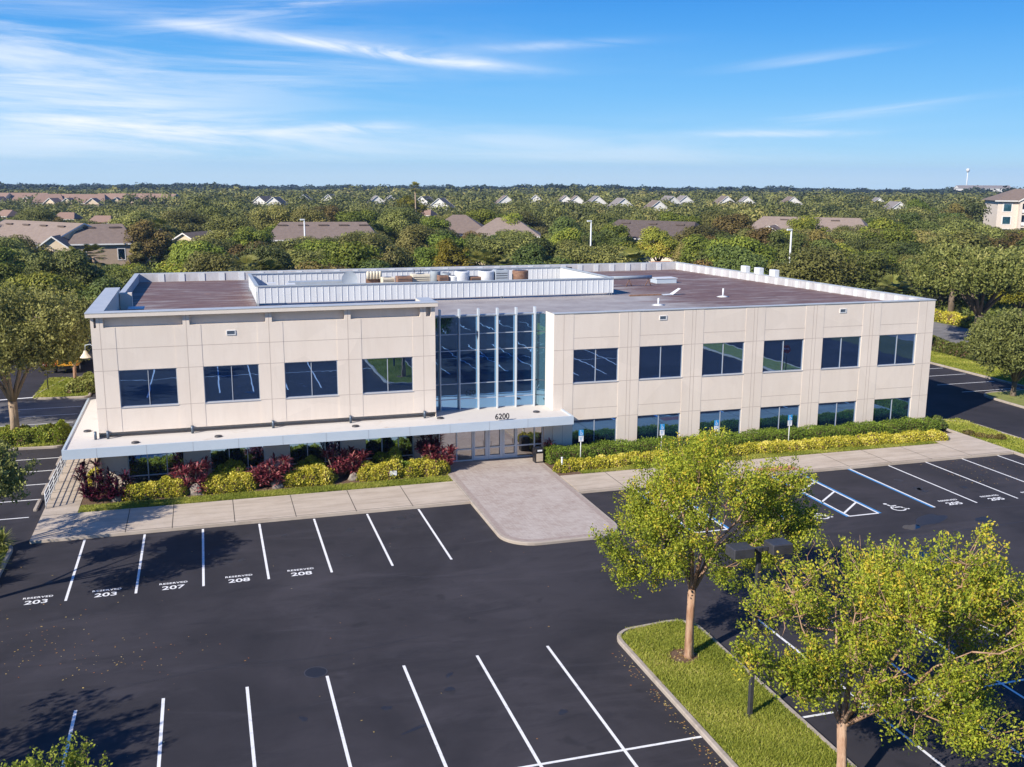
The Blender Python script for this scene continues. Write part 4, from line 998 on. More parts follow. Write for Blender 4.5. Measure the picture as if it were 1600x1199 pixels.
def mound_row(name,pts,rad,h,label,lm,n,leaf,z=0.12,cat='shrub',core='mulch'):
    """ground-cover made of overlapping leafy mounds along pts"""
    r=np.random.default_rng(int(abs(pts[0][0]*53+pts[0][1]*17))+len(pts)); cx=sum(p[0] for p in pts)/len(pts); cy=sum(p[1] for p in pts)/len(pts)
    t=empty(name,(cx,cy,z),label,cat); Pn=np.array(pts,float); k=r.integers(len(pts),size=n)
    d=unit(r.normal(size=(n,3))); d[:,2]=np.abs(d[:,2]); rr=np.array([rad*r.uniform(.85,1.15) for _ in pts]); hh=np.array([h*r.uniform(.8,1.2) for _ in pts])
    P=np.stack([Pn[k,0]+d[:,0]*rr[k],Pn[k,1]+d[:,1]*rr[k],z+d[:,2]*hh[k]],1)*1.0+r.normal(0,.04,(n,3))
    V=leaves(P,leaf*r.uniform(.7,1.3,n),leaf*.65*r.uniform(.7,1.3,n),d+np.array([0,0,.5]),1.2,r=r)-np.array([cx,cy,z])
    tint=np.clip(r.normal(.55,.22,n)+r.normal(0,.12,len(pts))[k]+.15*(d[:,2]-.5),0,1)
    link_mesh('leaves',quad_mesh('leaves',V,M[lm],tint),t)
    b=MB()
    for i,(px,py) in enumerate(pts):
        ring=[]; 
        for (q,zz) in ((.88,-.02),(.75,.55),(.35,.85)):
            ring+= [(px+rr[i]*q*math.cos(2*math.pi*a/8),py+rr[i]*q*math.sin(2*math.pi*a/8),z+hh[i]*zz) for a in range(8)]
        b.add(ring,[(l*8+a,l*8+(a+1)%8,(l+1)*8+(a+1)%8,(l+1)*8+a) for l in range(2) for a in range(8)]+[tuple(range(16,24))])
    b.build('stems',M[core],t)
    return t
def rowpts(x0,x1,yf,step,jy=.12,seed=1,rows=1,dy=.5):
    r=random.Random(seed); out=[]; x=x0
    while x<=x1:
        for j in range(rows): out.append((x+r.uniform(-.1,.1)+.15*j,yf(x)+dy*j+r.uniform(-jy,jy)))
        x+=step
    return out
# golden shrubs in clumps left of the entrance
gl=[(1.75,4.3,'yellow-green shrub clump between the dark corner plant and the second red plant'),(5.9,8.3,'golden shrub clump between the second and third red plants'),
    (10.2,12.7,'golden shrub clump between the third and fourth red plants'),(14.6,16.6,'golden shrub clump right of the fourth red plant beside the small white sign'),(17.3,19.0,'rounded golden shrub at the corner of the paver forecourt')]
for i,(a,e,l) in enumerate(gl): mound_row('golden_shrub',rowpts(a,e,lambda x:13.85,.42,.1,i,2,.55),.5,.78+.06*(i>2),l,'golden_leaf',int(5200*(e-a)),.12,group if False else .13)
mound_row('golden_shrub',[(-.35,15.4),(-.3,16.0),(-.35,16.6),(-.3,17.2)],.35,.95,'yellow shrub row at the building corner behind the maroon plant','golden_leaf',6000,.12)
for (x,y,h,l) in ((6.6,15.0,1.15,'loose green shrub against the second ground-floor window'),(11.1,15.1,1.25,'loose green shrub against the third ground-floor window'),(15.6,15.1,1.3,'loose green shrub against the fourth ground-floor window')):
    mound_row('green_shrub',[(x,y),(x+.5,y+.2),(x+.9,y-.05)],.5,h,l,'fresh_leaf',4200,.13)
mound_row('green_shrub',[(16.7,14.3),(17.1,14.1)],.4,.75,'small dark green shrub between the golden clumps','hedge_leaf',2500,.12)
yf=lambda x: 12.55 if x<31 else 12.55+.15*math.sin(x*.5)
mound_row('golden_hedge',rowpts(26.0,53.6,lambda x:12.35+.35*math.sin((x-26)*.13),.46,.1,7,2,.5),.44,.48,'long golden ground-cover row in front of the clipped hedge','golden_leaf',62000,.125)
# strap-leaved and red plants
def strap_plant(name,x,y,heads,lm,label,cat,blade=.52,w=.085,nb=24,trunk=True,z=.13,stemm='oak_bark',up=.55,group=None):
    r=np.random.default_rng(int(abs(x*71+y*13))+3); t=empty(name,(x,y,z),label,cat,group); V=[];tt=[]
    st=MB()
    for (hx,hy,hz) in heads:
        c=np.array([x+hx,y+hy,z+hz])
        if trunk: st.tube([(x+hx*.25,y+hy*.25,z-.02),(x+hx*.7,y+hy*.7,z+hz*.55),tuple(c)],[.05,.04,.035],6)
        for i in range(nb):
            a=r.uniform(0,6.283); e=r.uniform(-.25,1.35); L=blade*r.uniform(.75,1.2)
            d=np.array([math.cos(a)*math.cos(e),math.sin(a)*math.cos(e),math.sin(e)*up+.25]); d/=np.linalg.norm(d)
            s=np.cross(d,[0,0,1]); s/=np.linalg.norm(s); b0=c-np.array([0,0,.25])*r.random(); m=b0+d*L*.55+np.array([0,0,.04]); e1=b0+d*L-np.array([0,0,.12*L])
            V.append([b0-s*w*.2,b0+s*w*.2,m+s*w*.55,m-s*w*.55]); V.append([m-s*w*.55,m+s*w*.55,e1+s*w*.06,e1-s*w*.06]); q=r.random(); tt+=[q,min(1,q+.1)]
    V=np.array(V)-np.array([x,y,z])
    link_mesh('leaves',quad_mesh('leaves',V,M[lm],np.array(tt)),t)
    if trunk: st.build('stem',M[stemm],t)
    return t
def heads(n,rx,z0,z1,seed):
    r=random.Random(seed); return [(r.uniform(-rx,rx),r.uniform(-rx*.7,rx*.5),r.uniform(z0,z1)) for _ in range(n)]+[(r.uniform(-rx,rx)*.8,-rx*r.uniform(.4,.8),r.uniform(z0*.5,z0*1.1)) for _ in range(n//3)]
G_='red-leaved plants along the front beds'
strap_plant('cordyline',-.15,14.1,heads(16,.65,.6,2.15,1),'maroon_leaf','tall dark maroon cordyline at the left corner of the bed','cordyline',group=G_)
strap_plant('cordyline',.95,14.0,heads(15,.7,.45,1.4,2),'maroon_leaf','shorter dark maroon cordyline beside a pale boulder','cordyline',group=G_)
strap_plant('cordyline',4.95,14.3,heads(20,.9,.65,1.6,3),'red_leaf','crimson cordyline in front of the first column from the left','cordyline',group=G_)
strap_plant('cordyline',9.2,14.3,heads(22,1.0,.65,1.5,4),'red_leaf','wide crimson cordyline in front of the second column','cordyline',group=G_)
strap_plant('cordyline',13.2,14.8,heads(15,.8,.65,1.45,5),'red_leaf','crimson cordyline left of the third column','cordyline',group=G_)
strap_plant('cordyline',14.15,14.7,heads(15,.75,.7,1.5,6),'red_leaf','crimson cordyline just right of the third column','cordyline',group=G_)
strap_plant('cordyline',18.5,14.9,heads(14,.6,1.2,2.1,7),'maroon_leaf','tall dark cordyline against the column left of the entrance','cordyline',group=G_)
strap_plant('cordyline',19.0,14.5,heads(15,.8,.8,1.5,8),'red_leaf','crimson cordyline at the left side of the entrance','cordyline',group=G_)
strap_plant('cordyline',26.1,15.3,heads(3,.2,.8,1.2,9),'red_leaf','thin red cordyline behind the litter bin','cordyline',nb=14,group=G_)
M['boulder']=mat('boulder',(0.15,0.125,0.105),.95,(.34,.30,.26),4,bump=.6,bscale=8)
def boulder(x,y,rx,h,label,seed):
    r=random.Random(seed); t=MB(); n=8; vs=[];L=5
    for l in range(L):
        f=l/(L-1); q=math.sqrt(max(0.0,1-(f*.98)**2.6)); 
        for k in range(n):
            a=2*math.pi*k/n; w=rx*q*(1+r.uniform(-.22,.22)); vs.append((x+w*math.cos(a),y+w*.8*math.sin(a),.1+h*f+r.uniform(-.03,.03)))
    t.add(vs,[(l*n+k,l*n+(k+1)%n,(l+1)*n+(k+1)%n,(l+1)*n+k) for l in range(L-1) for k in range(n)]+[tuple((L-1)*n+k for k in range(n))],0,False)
    tag(t.build('boulder',M['boulder'],None,(x,y,.1)),label,'boulder','pale boulders under the red plants')
boulder(1.05,13.75,.34,.55,'pale rounded boulder under the shorter maroon plant',1); boulder(5.2,13.75,.42,.62,'pale boulder under the crimson plant by the first column',2)
boulder(9.55,13.75,.36,.5,'pale boulder under the wide crimson plant',3); boulder(13.9,14.0,.32,.45,'greyish boulder under the crimson plants by the third column',4)
G2='strap-leaved clumps on the left island'
for i,(x,y) in enumerate(((-3.75,7.4),(-4.3,6.3),(-3.8,5.2),(-4.5,4.2),(-3.9,3.1),(-4.6,7.9))):
    strap_plant('strap_leaf_plant',x,y,heads(5,.35,.25,.6,20+i),'strap_leaf',['variegated strap-leaved clump at the tip of the left island','strap-leaved clump second from the tip of the left island','strap-leaved clump third from the tip of the left island','strap-leaved clump fourth from the tip, set back from the kerb','strap-leaved clump farthest from the tip of the left island','strap-leaved clump behind the one at the island tip'][i],'plant',.75,.05,34,False,.1,up=.9,group=G2)
# left islands
mound_row('low_hedge',rowpts(-8.2,-3.6,lambda x:28.0,.5,.2,31,4,.55),.5,.75,'pale green shrub hedge on the island between the two left lots','bright_leaf',26000,.16)
mound_row('green_shrub',[(-3.3,27.3),(-3.2,27.9),(-3.35,28.4)],.4,1.25,'upright bright green shrub at the end of the shrub island','fresh_leaf',3500,.15)
mound_row('low_hedge',rowpts(-4.4,-3.1,lambda x:44.3,.5,.2,32,6,.7),.55,.8,'pale strap-leaved hedge beside the building end on the tree island','strap_leaf',9000,.22)
mound_row('verge_hedge',[(77.3+.032*(y-28),y) for y in np.arange(28,74,.9)],.9,1.2,'dark green hedge along the road behind the right parking bays','dark_leaf',26000,.28)
mound_row('verge_hedge',[(93.6,y) for y in np.arange(30,74,1.0)],1.0,1.1,'yellow-green hedge on the far side of the road','golden_leaf',14000,.3)
mound_row('low_shrub',[(56.0,12.9),(56.3,12.2),(56.7,11.6),(57.1,11.2)],.35,.25,'thin brown shrub on the edge of the right grass strip','rusty_leaf',1500,.12)
mound_row('low_shrub',[(55.3,15.0),(55.7,15.6),(56.1,16.3),(55.3,16.3)],.45,.5,'dark ground shrub at the right corner of the building','dark_leaf',2500,.13)

# grass blades
def grass(name,polys,dens,h,label,z=.10,w=.02,lm='grass_leaf',seed=1,avoid=()):
    r=np.random.default_rng(seed); out=[];tt=[]
    for (x0,x1,y0,y1) in polys:
        n=int((x1-x0)*(y1-y0)*dens); P=np.stack([r.uniform(x0,x1,n),r.uniform(y0,y1,n),np.full(n,z)],1)
        for (ax,ay,ar) in avoid: P=P[np.hypot(P[:,0]-ax,P[:,1]-ay)>ar*r.uniform(.75,1.15,len(P))]
        n=len(P); a=r.uniform(0,6.283,n); ln=h*r.uniform(.5,1.35,n)*(1+.35*np.sin(P[:,0]*2.1+1.3*np.sin(P[:,1]*1.1))*np.sin(P[:,1]*1.7)); s=np.stack([np.cos(a),np.sin(a),np.zeros(n)],1)*w*r.uniform(.6,1.4,(n,1))
        tip=P+r.normal(0,.55,(n,3))*ln[:,None]*np.array([1,1,0])+np.array([0,0,1])*ln[:,None]
        out.append(np.stack([P-s,P+s,tip+s*.25,tip-s*.25],1)); tt.append(np.clip(.5+.25*np.sin(P[:,0]*1.3+P[:,1]*.9)*np.cos(P[:,1]*.8)+r.normal(0,.2,n),0,1))
    o=link_mesh(name,quad_mesh(name,np.concatenate(out),M[lm],np.concatenate(tt)))
    return tag(o,label,'grass',kind='stuff')
grass('grass',[(20.72,23.93,-26,-9.0),(21.2,23.6,-9.0,-8.55)],1500,.085,'bright green grass blades on the long island',avoid=((22.35,-11.25,.62),),w=.017,seed=2)
grass('grass',[(-.68,19.28,12.1,13.15)],1300,.09,'short green grass in the strip before the red plants',z=.13,w=.018,seed=3)
grass('grass',[(27,52.2,11.4,12.0),(30,52.2,11.9,12.4)],800,.07,'thin grass between the right pavement and the golden row',z=.13,w=.018,seed=4)
grass('grass',[(55.75,58.5,-5,17.0),(72.5,77.4,23.2,34),(72.5,79,34,60)],330,.09,'mown grass on the strips along the right driveway',w=.04,seed=5)
grass('grass',[(-7.2,-3.25,42.7,50.9),(-8.5,-3.2,26.9,30.3),(-6.5,-3.3,-2,8.2)],330,.1,'mown grass on the left islands',w=.035,seed=6)
# bare mulch ring round the first crape myrtle
o=MB().add([(22.35+.62*math.cos(2*math.pi*k/22)*(1+.1*math.sin(3*k)),-11.22+.6*math.sin(2*math.pi*k/22)*(1+.1*math.cos(2*k)),.106) for k in range(22)],[tuple(range(22))]).build('mulch_ring',M['mulch']); structure(o,'brown mulch ring at the foot of the first crape myrtle','mulch')
# fallen leaves on the lot
r=np.random.default_rng(5)
Cs=[np.stack([r.normal(-.2,1.7,90),r.normal(-3.0,1.8,90),np.full(90,.012)],1),np.stack([r.normal(2.6,1.6,60),r.normal(-5.6,1.0,60),np.full(60,.012)],1),
    np.stack([r.uniform(-2.5,20,60),r.uniform(-15,7,60),np.full(60,.012)],1),np.stack([20.4-np.abs(r.normal(0,.22,150)),r.uniform(-18,-10,150),np.full(150,.012)],1),
    np.stack([r.uniform(48,54,160),r.uniform(3,8,160),np.full(160,.012)],1),np.stack([22.4+r.normal(0,.5,150),-11.3+r.normal(0,.5,150),np.full(150,.125)],1)]
P=np.concatenate(Cs); P=P[(P[:,0]>-2.9)]; n=len(P)
d=np.stack([r.normal(size=n),r.normal(size=n),np.zeros(n)],1); d=unit(d); s=np.stack([-d[:,1],d[:,0],r.normal(0,.15,n)],1); l=r.uniform(.018,.05,n)[:,None]
o=link_mesh('fallen_leaves',quad_mesh('fallen_leaves',np.stack([P-d*l,P+s*l*.6,P+d*l,P-s*l*.6],1),M['dead_leaf'],r.random(n))); tag(o,'scattered dry orange and yellow leaves on the asphalt','leaves',kind='stuff')

# ------------------------------------------------------------------ street furniture
lp=empty('lamp_post',(22.5,-15.72,.1),'black square lamp post with two box lamp heads on the grass island','lamp post')
MB().bbox(22.43,22.57,-15.79,-15.65,.1,5.95,.015).build('pole',M['dark_metal'],lp)
MB().bbox(22.33,22.67,-15.89,-15.55,.1,.16,.02).build('base_plate',M['dark_metal'],lp)
MB().box(22.41,22.44,-15.74,-15.70,.8,1.1).build('hand_hole',M['white_metal'],lp) if False else None
for sx in (-1,1):
    xc=22.5+sx*.68
    h=MB().bbox(xc-.36,xc+.36,-16.02,-15.42,5.74,6.06,.03).build('lamp_head',M['dark_metal'],lp)
    MB().box(xc-.29,xc+.29,-15.95,-15.49,5.72,5.737).build('lens',M['frame'],h)
    MB().box(min(22.5+sx*.075,22.5+sx*.28),max(22.5+sx*.075,22.5+sx*.28),-15.77,-15.67,5.82,5.94).build('arm',M['dark_metal'],lp)
def access_sign(x,y,label):
    t=empty('accessible_parking_sign',(x,y,.13),label,'sign','accessible parking signs along the hedge')
    MB().tube([(x,y,.13),(x,y,2.22)],.03,8).build('post',M['frame'],t)
    p=MB().box(x-.155,x+.155,y-.045,y-.033,1.92,2.28).build('sign_panel',M['sign_blue'],t)
    b=MB()                      # wheelchair emblem
    yy=y-.0475
    def st(pts,w):
        for (a,c) in zip(pts,pts[1:]):
            d=Vector((c[0]-a[0],c[1]-a[1])); n=Vector((-d.y,d.x)).normalized()*w/2
            b.quad((x+a[0]-n.x,yy,2.1+a[1]-n.y),(x+c[0]-n.x,yy,2.1+c[1]-n.y),(x+c[0]+n.x,yy,2.1+c[1]+n.y),(x+a[0]+n.x,yy,2.1+a[1]+n.y))
    st([(.01+.075*math.cos(R(q)),-.05+.075*math.sin(R(q))) for q in range(100,375,25)],.022); st([(-.03,.09),(-.01,-.01),(.06,-.01),(.10,-.10)],.026)
    b.add([(x-.035+.025*math.cos(2*math.pi*k/8),yy,2.1+.125+.025*math.sin(2*math.pi*k/8)) for k in range(8)],[tuple(range(8))]); b.build('emblem',M['paint'],p)
    q=MB().box(x-.155,x+.155,y-.045,y-.033,1.55,1.90).build('sign_panel',M['paint'],t)
    for (s,z,sz) in (('PARKING BY',1.83,.052),('DISABLED',1.765,.052),('PERMIT',1.70,.052),('ONLY',1.635,.052)):
        me=text_mesh(s,sz,.85,.002); me.materials.clear(); me.materials.append(M['sign_blue']); me.transform(Matrix.Rotation(R(90),4,'X')); o=link_mesh('sign_text',me,q); o.location=(0,-.0475,z-.13)
for x,l in ((27.66,'blue and white accessible parking sign nearest the entrance'),(33.06,'second accessible parking sign along the hedge counting from the entrance'),(36.83,'third accessible parking sign along the hedge counting from the entrance'),(42.16,'accessible parking sign farthest from the entrance')): access_sign(x,13.45,l)
bn=empty('litter_bin',(25.3,14.55,.155),'black litter bin with a beige panel beside the entrance','litter bin')
MB().bbox(25.02,25.58,14.27,14.83,.155,.82,.03).build('body',M['black_metal'],bn); MB().bbox(25.09,25.51,14.245,14.268,.24,.74,.008).build('panel',mat('bin_panel',(.50,.42,.33),.9,(.42,.35,.28),12),bn)
MB().bbox(25.0,25.6,14.25,14.85,.823,1.06,.07).build('lid',M['black_metal'],bn); MB().box(25.15,25.45,14.24,14.249,.88,.98).build('flap',M['frame'],bn)
sg=empty('bed_sign',(16.05,13.35,.13),'small white sign stuck in the golden shrubs','sign')
MB().box(15.86,16.27,13.33,13.35,.38,.66).build('board',M['paint'],sg); MB().box(16.04,16.08,13.352,13.372,.13,.6).build('stake',M['frame'],sg)
b=MB(); [b.box(15.9,16.22,13.325,13.329,z,z+.02) for z in (.45,.52,.59)]; 
bo=empty('path_bollard',(26.0,12.7,.13),'thin pale bollard light in the golden row beside the forecourt','bollard light'); MB().tube([(26.0,12.2,.13),(26.0,12.2,.95)],.05,8).build('post',M['white_metal'],bo); MB().tube([(26.0,12.2,.953),(26.0,12.2,1.02)],.065,8).build('cap',M['frame'],bo)
ss=empty('stop_sign',(-6.5,46.0,.1),'red octagonal stop sign on a dark pole, left island','stop sign')
MB().tube([(-6.5,46.0,.1),(-6.5,46.0,2.5)],.05,8).build('pole',M['dark_metal'],ss)
oc=[(math.cos(R(22.5+45*k))*.40,math.sin(R(22.5+45*k))*.40) for k in range(8)]
b=MB(); b.add([(-6.5+p[0],45.93,2.2+p[1]) for p in oc]+[(-6.5+p[0],45.95,2.2+p[1]) for p in oc],[tuple(range(8)),tuple(range(15,7,-1))]+[(i,i+8,(i+1)%8+8,(i+1)%8) for i in range(8)]); pn=b.build('sign_panel',M['red'],ss)
me=text_mesh('STOP',.27,.8,.008); me.materials.clear(); me.materials.append(M['paint']); me.transform(Matrix.Rotation(R(90),4,'X')); o=link_mesh('sign_text',me,pn); o.location=(0,-.075,2.1)
# the stop sign and slender tree on the right grass strip that the upper windows mirror
s2=copy_tree(ss); s2.location=(56.3,-4.9,.1); s2.rotation_euler=(0,0,R(200)); WL[s2.name]=Vector((56.3,-4.9,.1)); s2['label']='red octagonal stop sign mirrored in the fourth upper right window'
near_tree('crape_myrtle',57.0,-6.6,'slender crape myrtle behind the stop sign on the right grass strip','tree',2.6,5.0,2.2,2.0,91,'lime_leaf','bark',260,50,.11,.6,.09,6)
# work truck behind the left island
tk=empty('work_truck',(-6.0,55.0,0),'yellow work truck half hidden behind the slender island tree','truck')
MB().bbox(-7.1,-4.9,53.2,57.4,.75,1.25,.06).build('bed',M['yellow_body'],tk); MB().bbox(-7.05,-4.95,57.5,59.4,.6,2.35,.12).build('cab',M['yellow_body'],tk)
MB().box(-6.8,-5.2,57.46,57.497,1.55,2.15).build('rear_window',M['glass'],tk); MB().box(-7.1,-7.0,53.2,57.3,1.253,1.55).build('side_board',M['yellow_body'],tk); MB().box(-5.0,-4.9,53.2,57.3,1.253,1.55).build('side_board',M['yellow_body'],tk)
MB().box(-6.95,-5.05,53.3,57.3,.45,.74).build('chassis',M['black_metal'],tk); MB().bbox(-6.8,-5.2,53.6,56.8,1.26,1.75,.1).build('load',M['grey_metal'],tk)
for (x,y) in ((-6.95,54.2),(-5.05,54.2),(-6.95,58.5),(-5.05,58.5)): 
    wv=MB().tube([(x-.13,y,.43),(x+.13,y,.43)],.43,16).build('wheel',M['rubber'],tk); MB().tube([(x-.14,y,.43),(x+.14,y,.43)],.22,12).build('rim',M['frame'],wv)
for x in (-6.85,-5.15): MB().box(x-.12,x+.12,53.17,53.197,.85,1.0).build('tail_light',M['red'],tk)
# ------------------------------------------------------------------ view geometry used to lay out the far wood
CAM=Vector((6.26,-42.115,17.32)); YAW=0.2968
FW=Vector((math.sin(YAW),math.cos(YAW),0)); RT=Vector((math.cos(YAW),-math.sin(YAW),0))
def polar(a,D):
    """ground point at depth D and lateral tangent a from the camera's vantage point"""
    p=CAM+FW*D+RT*(a*D); return (p.x,p.y)
def tangent(x,y):
    v=Vector((x-CAM.x,y-CAM.y,0)); D=v.dot(FW); return v.dot(RT)/D, D
# sight corridors kept open to the houses: (tangent from, to, slope limit, house depth)
def T(px): return (px-800)/1571.0
def SL(py): return (py-277)/1571.0
OPEN=[(10,76,363,185),(80,106,386,190),(130,158,370,190),(163,192,406,190),(285,298,370,196),(436,500,366,180),(500,572,358,180),(684,742,347,205),(735,806,354,205),(988,1004,365,178),(1006,1046,356,178),(1046,1094,357,178),(1015,1048,409,168),(1194,1262,347,200),(1262,1342,352,200),(1546,1640,347,420),(700,722,416,150),
      (0,285,316,462),(412,440,310,430),(585,618,309,470),(684,698,311,425),(782,795,307,490),(876,935,307,500),(960,974,309,450),(1014,1028,313,400),(1055,1070,307,520),(1120,1162,306,510),(1222,1234,306,500),(1355,1392,310,395)]
def hcap(x,y,rad):
    a,D=tangent(x,y); h=99
    for (p0,p1,yl,Dh) in OPEN:
        if D<Dh and T(p0)-rad/D<a<T(p1)+rad/D: h=min(h,17.3-D*SL(yl))
    return h
# ------------------------------------------------------------------ tree kinds for the wood
def crown_mesh(seed,R_,H,base,nclump,n,leaf,lm,cone=0.0,flat=1.0):
    r=np.random.default_rng(seed); c=[];cr=[]
    for i in range(nclump):
        d=unit(r.normal(size=3)); d[2]=abs(d[2])*1.1-.25; q=r.random()**.4
        z=base+(H-base)*np.clip(.38+.55*d[2]*q,0,1); f=1-cone*(z-base)/(H-base)
        c.append([d[0]*R_*.78*q*f,d[1]*R_*.78*q*f,z]); cr.append(R_*r.uniform(.2,.38)*(1-.5*cone*(z-base)/(H-base)))
    c=np.array(c);cr=np.array(cr); k=r.choice(nclump,n,p=cr**2/np.sum(cr**2))
    d=unit(r.normal(size=(n,3))); d[:,2]=np.where(d[:,2]<-.35,-d[:,2],d[:,2])
    P=c[k]+d*cr[k][:,None]*(r.random((n,1))**.35)*np.array([1,1,.8*flat])
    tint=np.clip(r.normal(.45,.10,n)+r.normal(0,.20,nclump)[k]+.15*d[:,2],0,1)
    V=leaf_shell(P,leaf*r.uniform(.6,1.4,n),leaf*.65*r.uniform(.7,1.3,n),d+np.array([0,0,.25]),.42,r=r)
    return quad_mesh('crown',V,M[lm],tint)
def trunk_mesh(h,rad,seed):
    r=np.random.default_rng(seed); b=MB(); b.tube([(0,0,-.1),(r.normal(0,.1),r.normal(0,.1),h*.5),(0,0,h)],[rad*1.3,rad,rad*.8],8)
    for k in range(5):
        a=2*math.pi*k/5+r.uniform(-.4,.4); b.tube([(0,0,h*.85),(math.cos(a)*1.1,math.sin(a)*1.1,h+.9),(math.cos(a)*2.2,math.sin(a)*2.2,h+2.1)],[rad*.55,rad*.4,rad*.2],6)
    me=bpy.data.meshes.new('trunk'); me.from_pydata(b.v,[],b.f); me.materials.append(M['oak_bark']); me.polygons.foreach_set('use_smooth',[True]*len(b.f)); return me
TR=[trunk_mesh(2.6,.25,1),trunk_mesh(3.2,.3,2)]
KIND={}
def kind(key,desc,lm,R_,H,base,cone=0.0,n=9000,leaf=.29,ncl=46,var=2,flat=1.0):
    KIND[key]=dict(desc=desc,R=R_,H=H,meshes=[crown_mesh(100+7*len(KIND)+i,R_,H,base,ncl,n,leaf,lm,cone,flat) for i in range(var)])
kind('oak','grey-green broad oak','oak_leaf',5.8,9.0,1.6,n=20000,var=4,ncl=44)
kind('dark','dark green dense tree','dark_leaf',5.0,9.0,1.2,n=17000,var=3,ncl=40)
kind('bright','fresh green rounded tree','bright_leaf',4.6,8.4,1.4,n=15000,var=3)
kind('rusty','brownish green thinning tree','rusty_leaf',4.2,8.2,1.5,n=11000,var=2)
kind('cone','dark pointed conical tree','rusty_leaf',2.6,9.5,.6,cone=.85,n=6000,ncl=40,var=1)
kind('darkcone','dark green column-shaped tree','dark_leaf',2.6,9.5,.6,cone=.6,n=7000,ncl=40,var=1)
kind('yellow','bright yellow-green tree','yellow_leaf',3.6,8.6,1.2,n=7500,var=1)
ORD='first second third fourth fifth sixth seventh eighth ninth tenth eleventh twelfth thirteenth fourteenth fifteenth sixteenth seventeenth eighteenth nineteenth twentieth twenty-first twenty-second twenty-third twenty-fourth twenty-fifth twenty-sixth twenty-seventh twenty-eighth twenty-ninth thirtieth thirty-first thirty-second thirty-third thirty-fourth thirty-fifth thirty-sixth thirty-seventh thirty-eighth thirty-ninth fortieth forty-first forty-second forty-third forty-fourth forty-fifth forty-sixth forty-seventh forty-eighth forty-ninth fiftieth fifty-first fifty-second fifty-third fifty-fourth fifty-fifth fifty-sixth fifty-seventh fifty-eighth'.split()
WOOD='trees of the wood beyond the office'
def plant_tree(x,y,key,h,label,rr,rw=None):
    K=KIND[key]; t=empty('tree',(x,y,ground_z(math.hypot(x-6,y+42))),label,'tree',WOOD,rr.uniform(0,6.28)); sz=h/K['H']; sw=sz*rr.uniform(.92,1.2) if rw is None else rw/K['R']
    sw=max(sw,.72) if rw is None else sw
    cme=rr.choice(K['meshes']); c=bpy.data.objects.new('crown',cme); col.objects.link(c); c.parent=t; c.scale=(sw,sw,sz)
    k=bpy.data.objects.new('trunk',rr.choice(TR)); col.objects.link(k); k.parent=t; k.scale=(sz,sz,sz)
    return t
HOUSES=[]       # footprints to keep clear: x,y,radius
def blocked(x,y,pad=2.5):
    if -12<x<57.5+pad and y<58+pad: return True
    if x<-2 and x>-13 and y<66: return True
    if 57<x<81 and y<62: return True
    if 78<x<93.5+pad and y<80: return True
    if -60<x<=-12 and y<20: return True
    return any(math.hypot(x-a,y-b)<c for a,b,c in HOUSES)

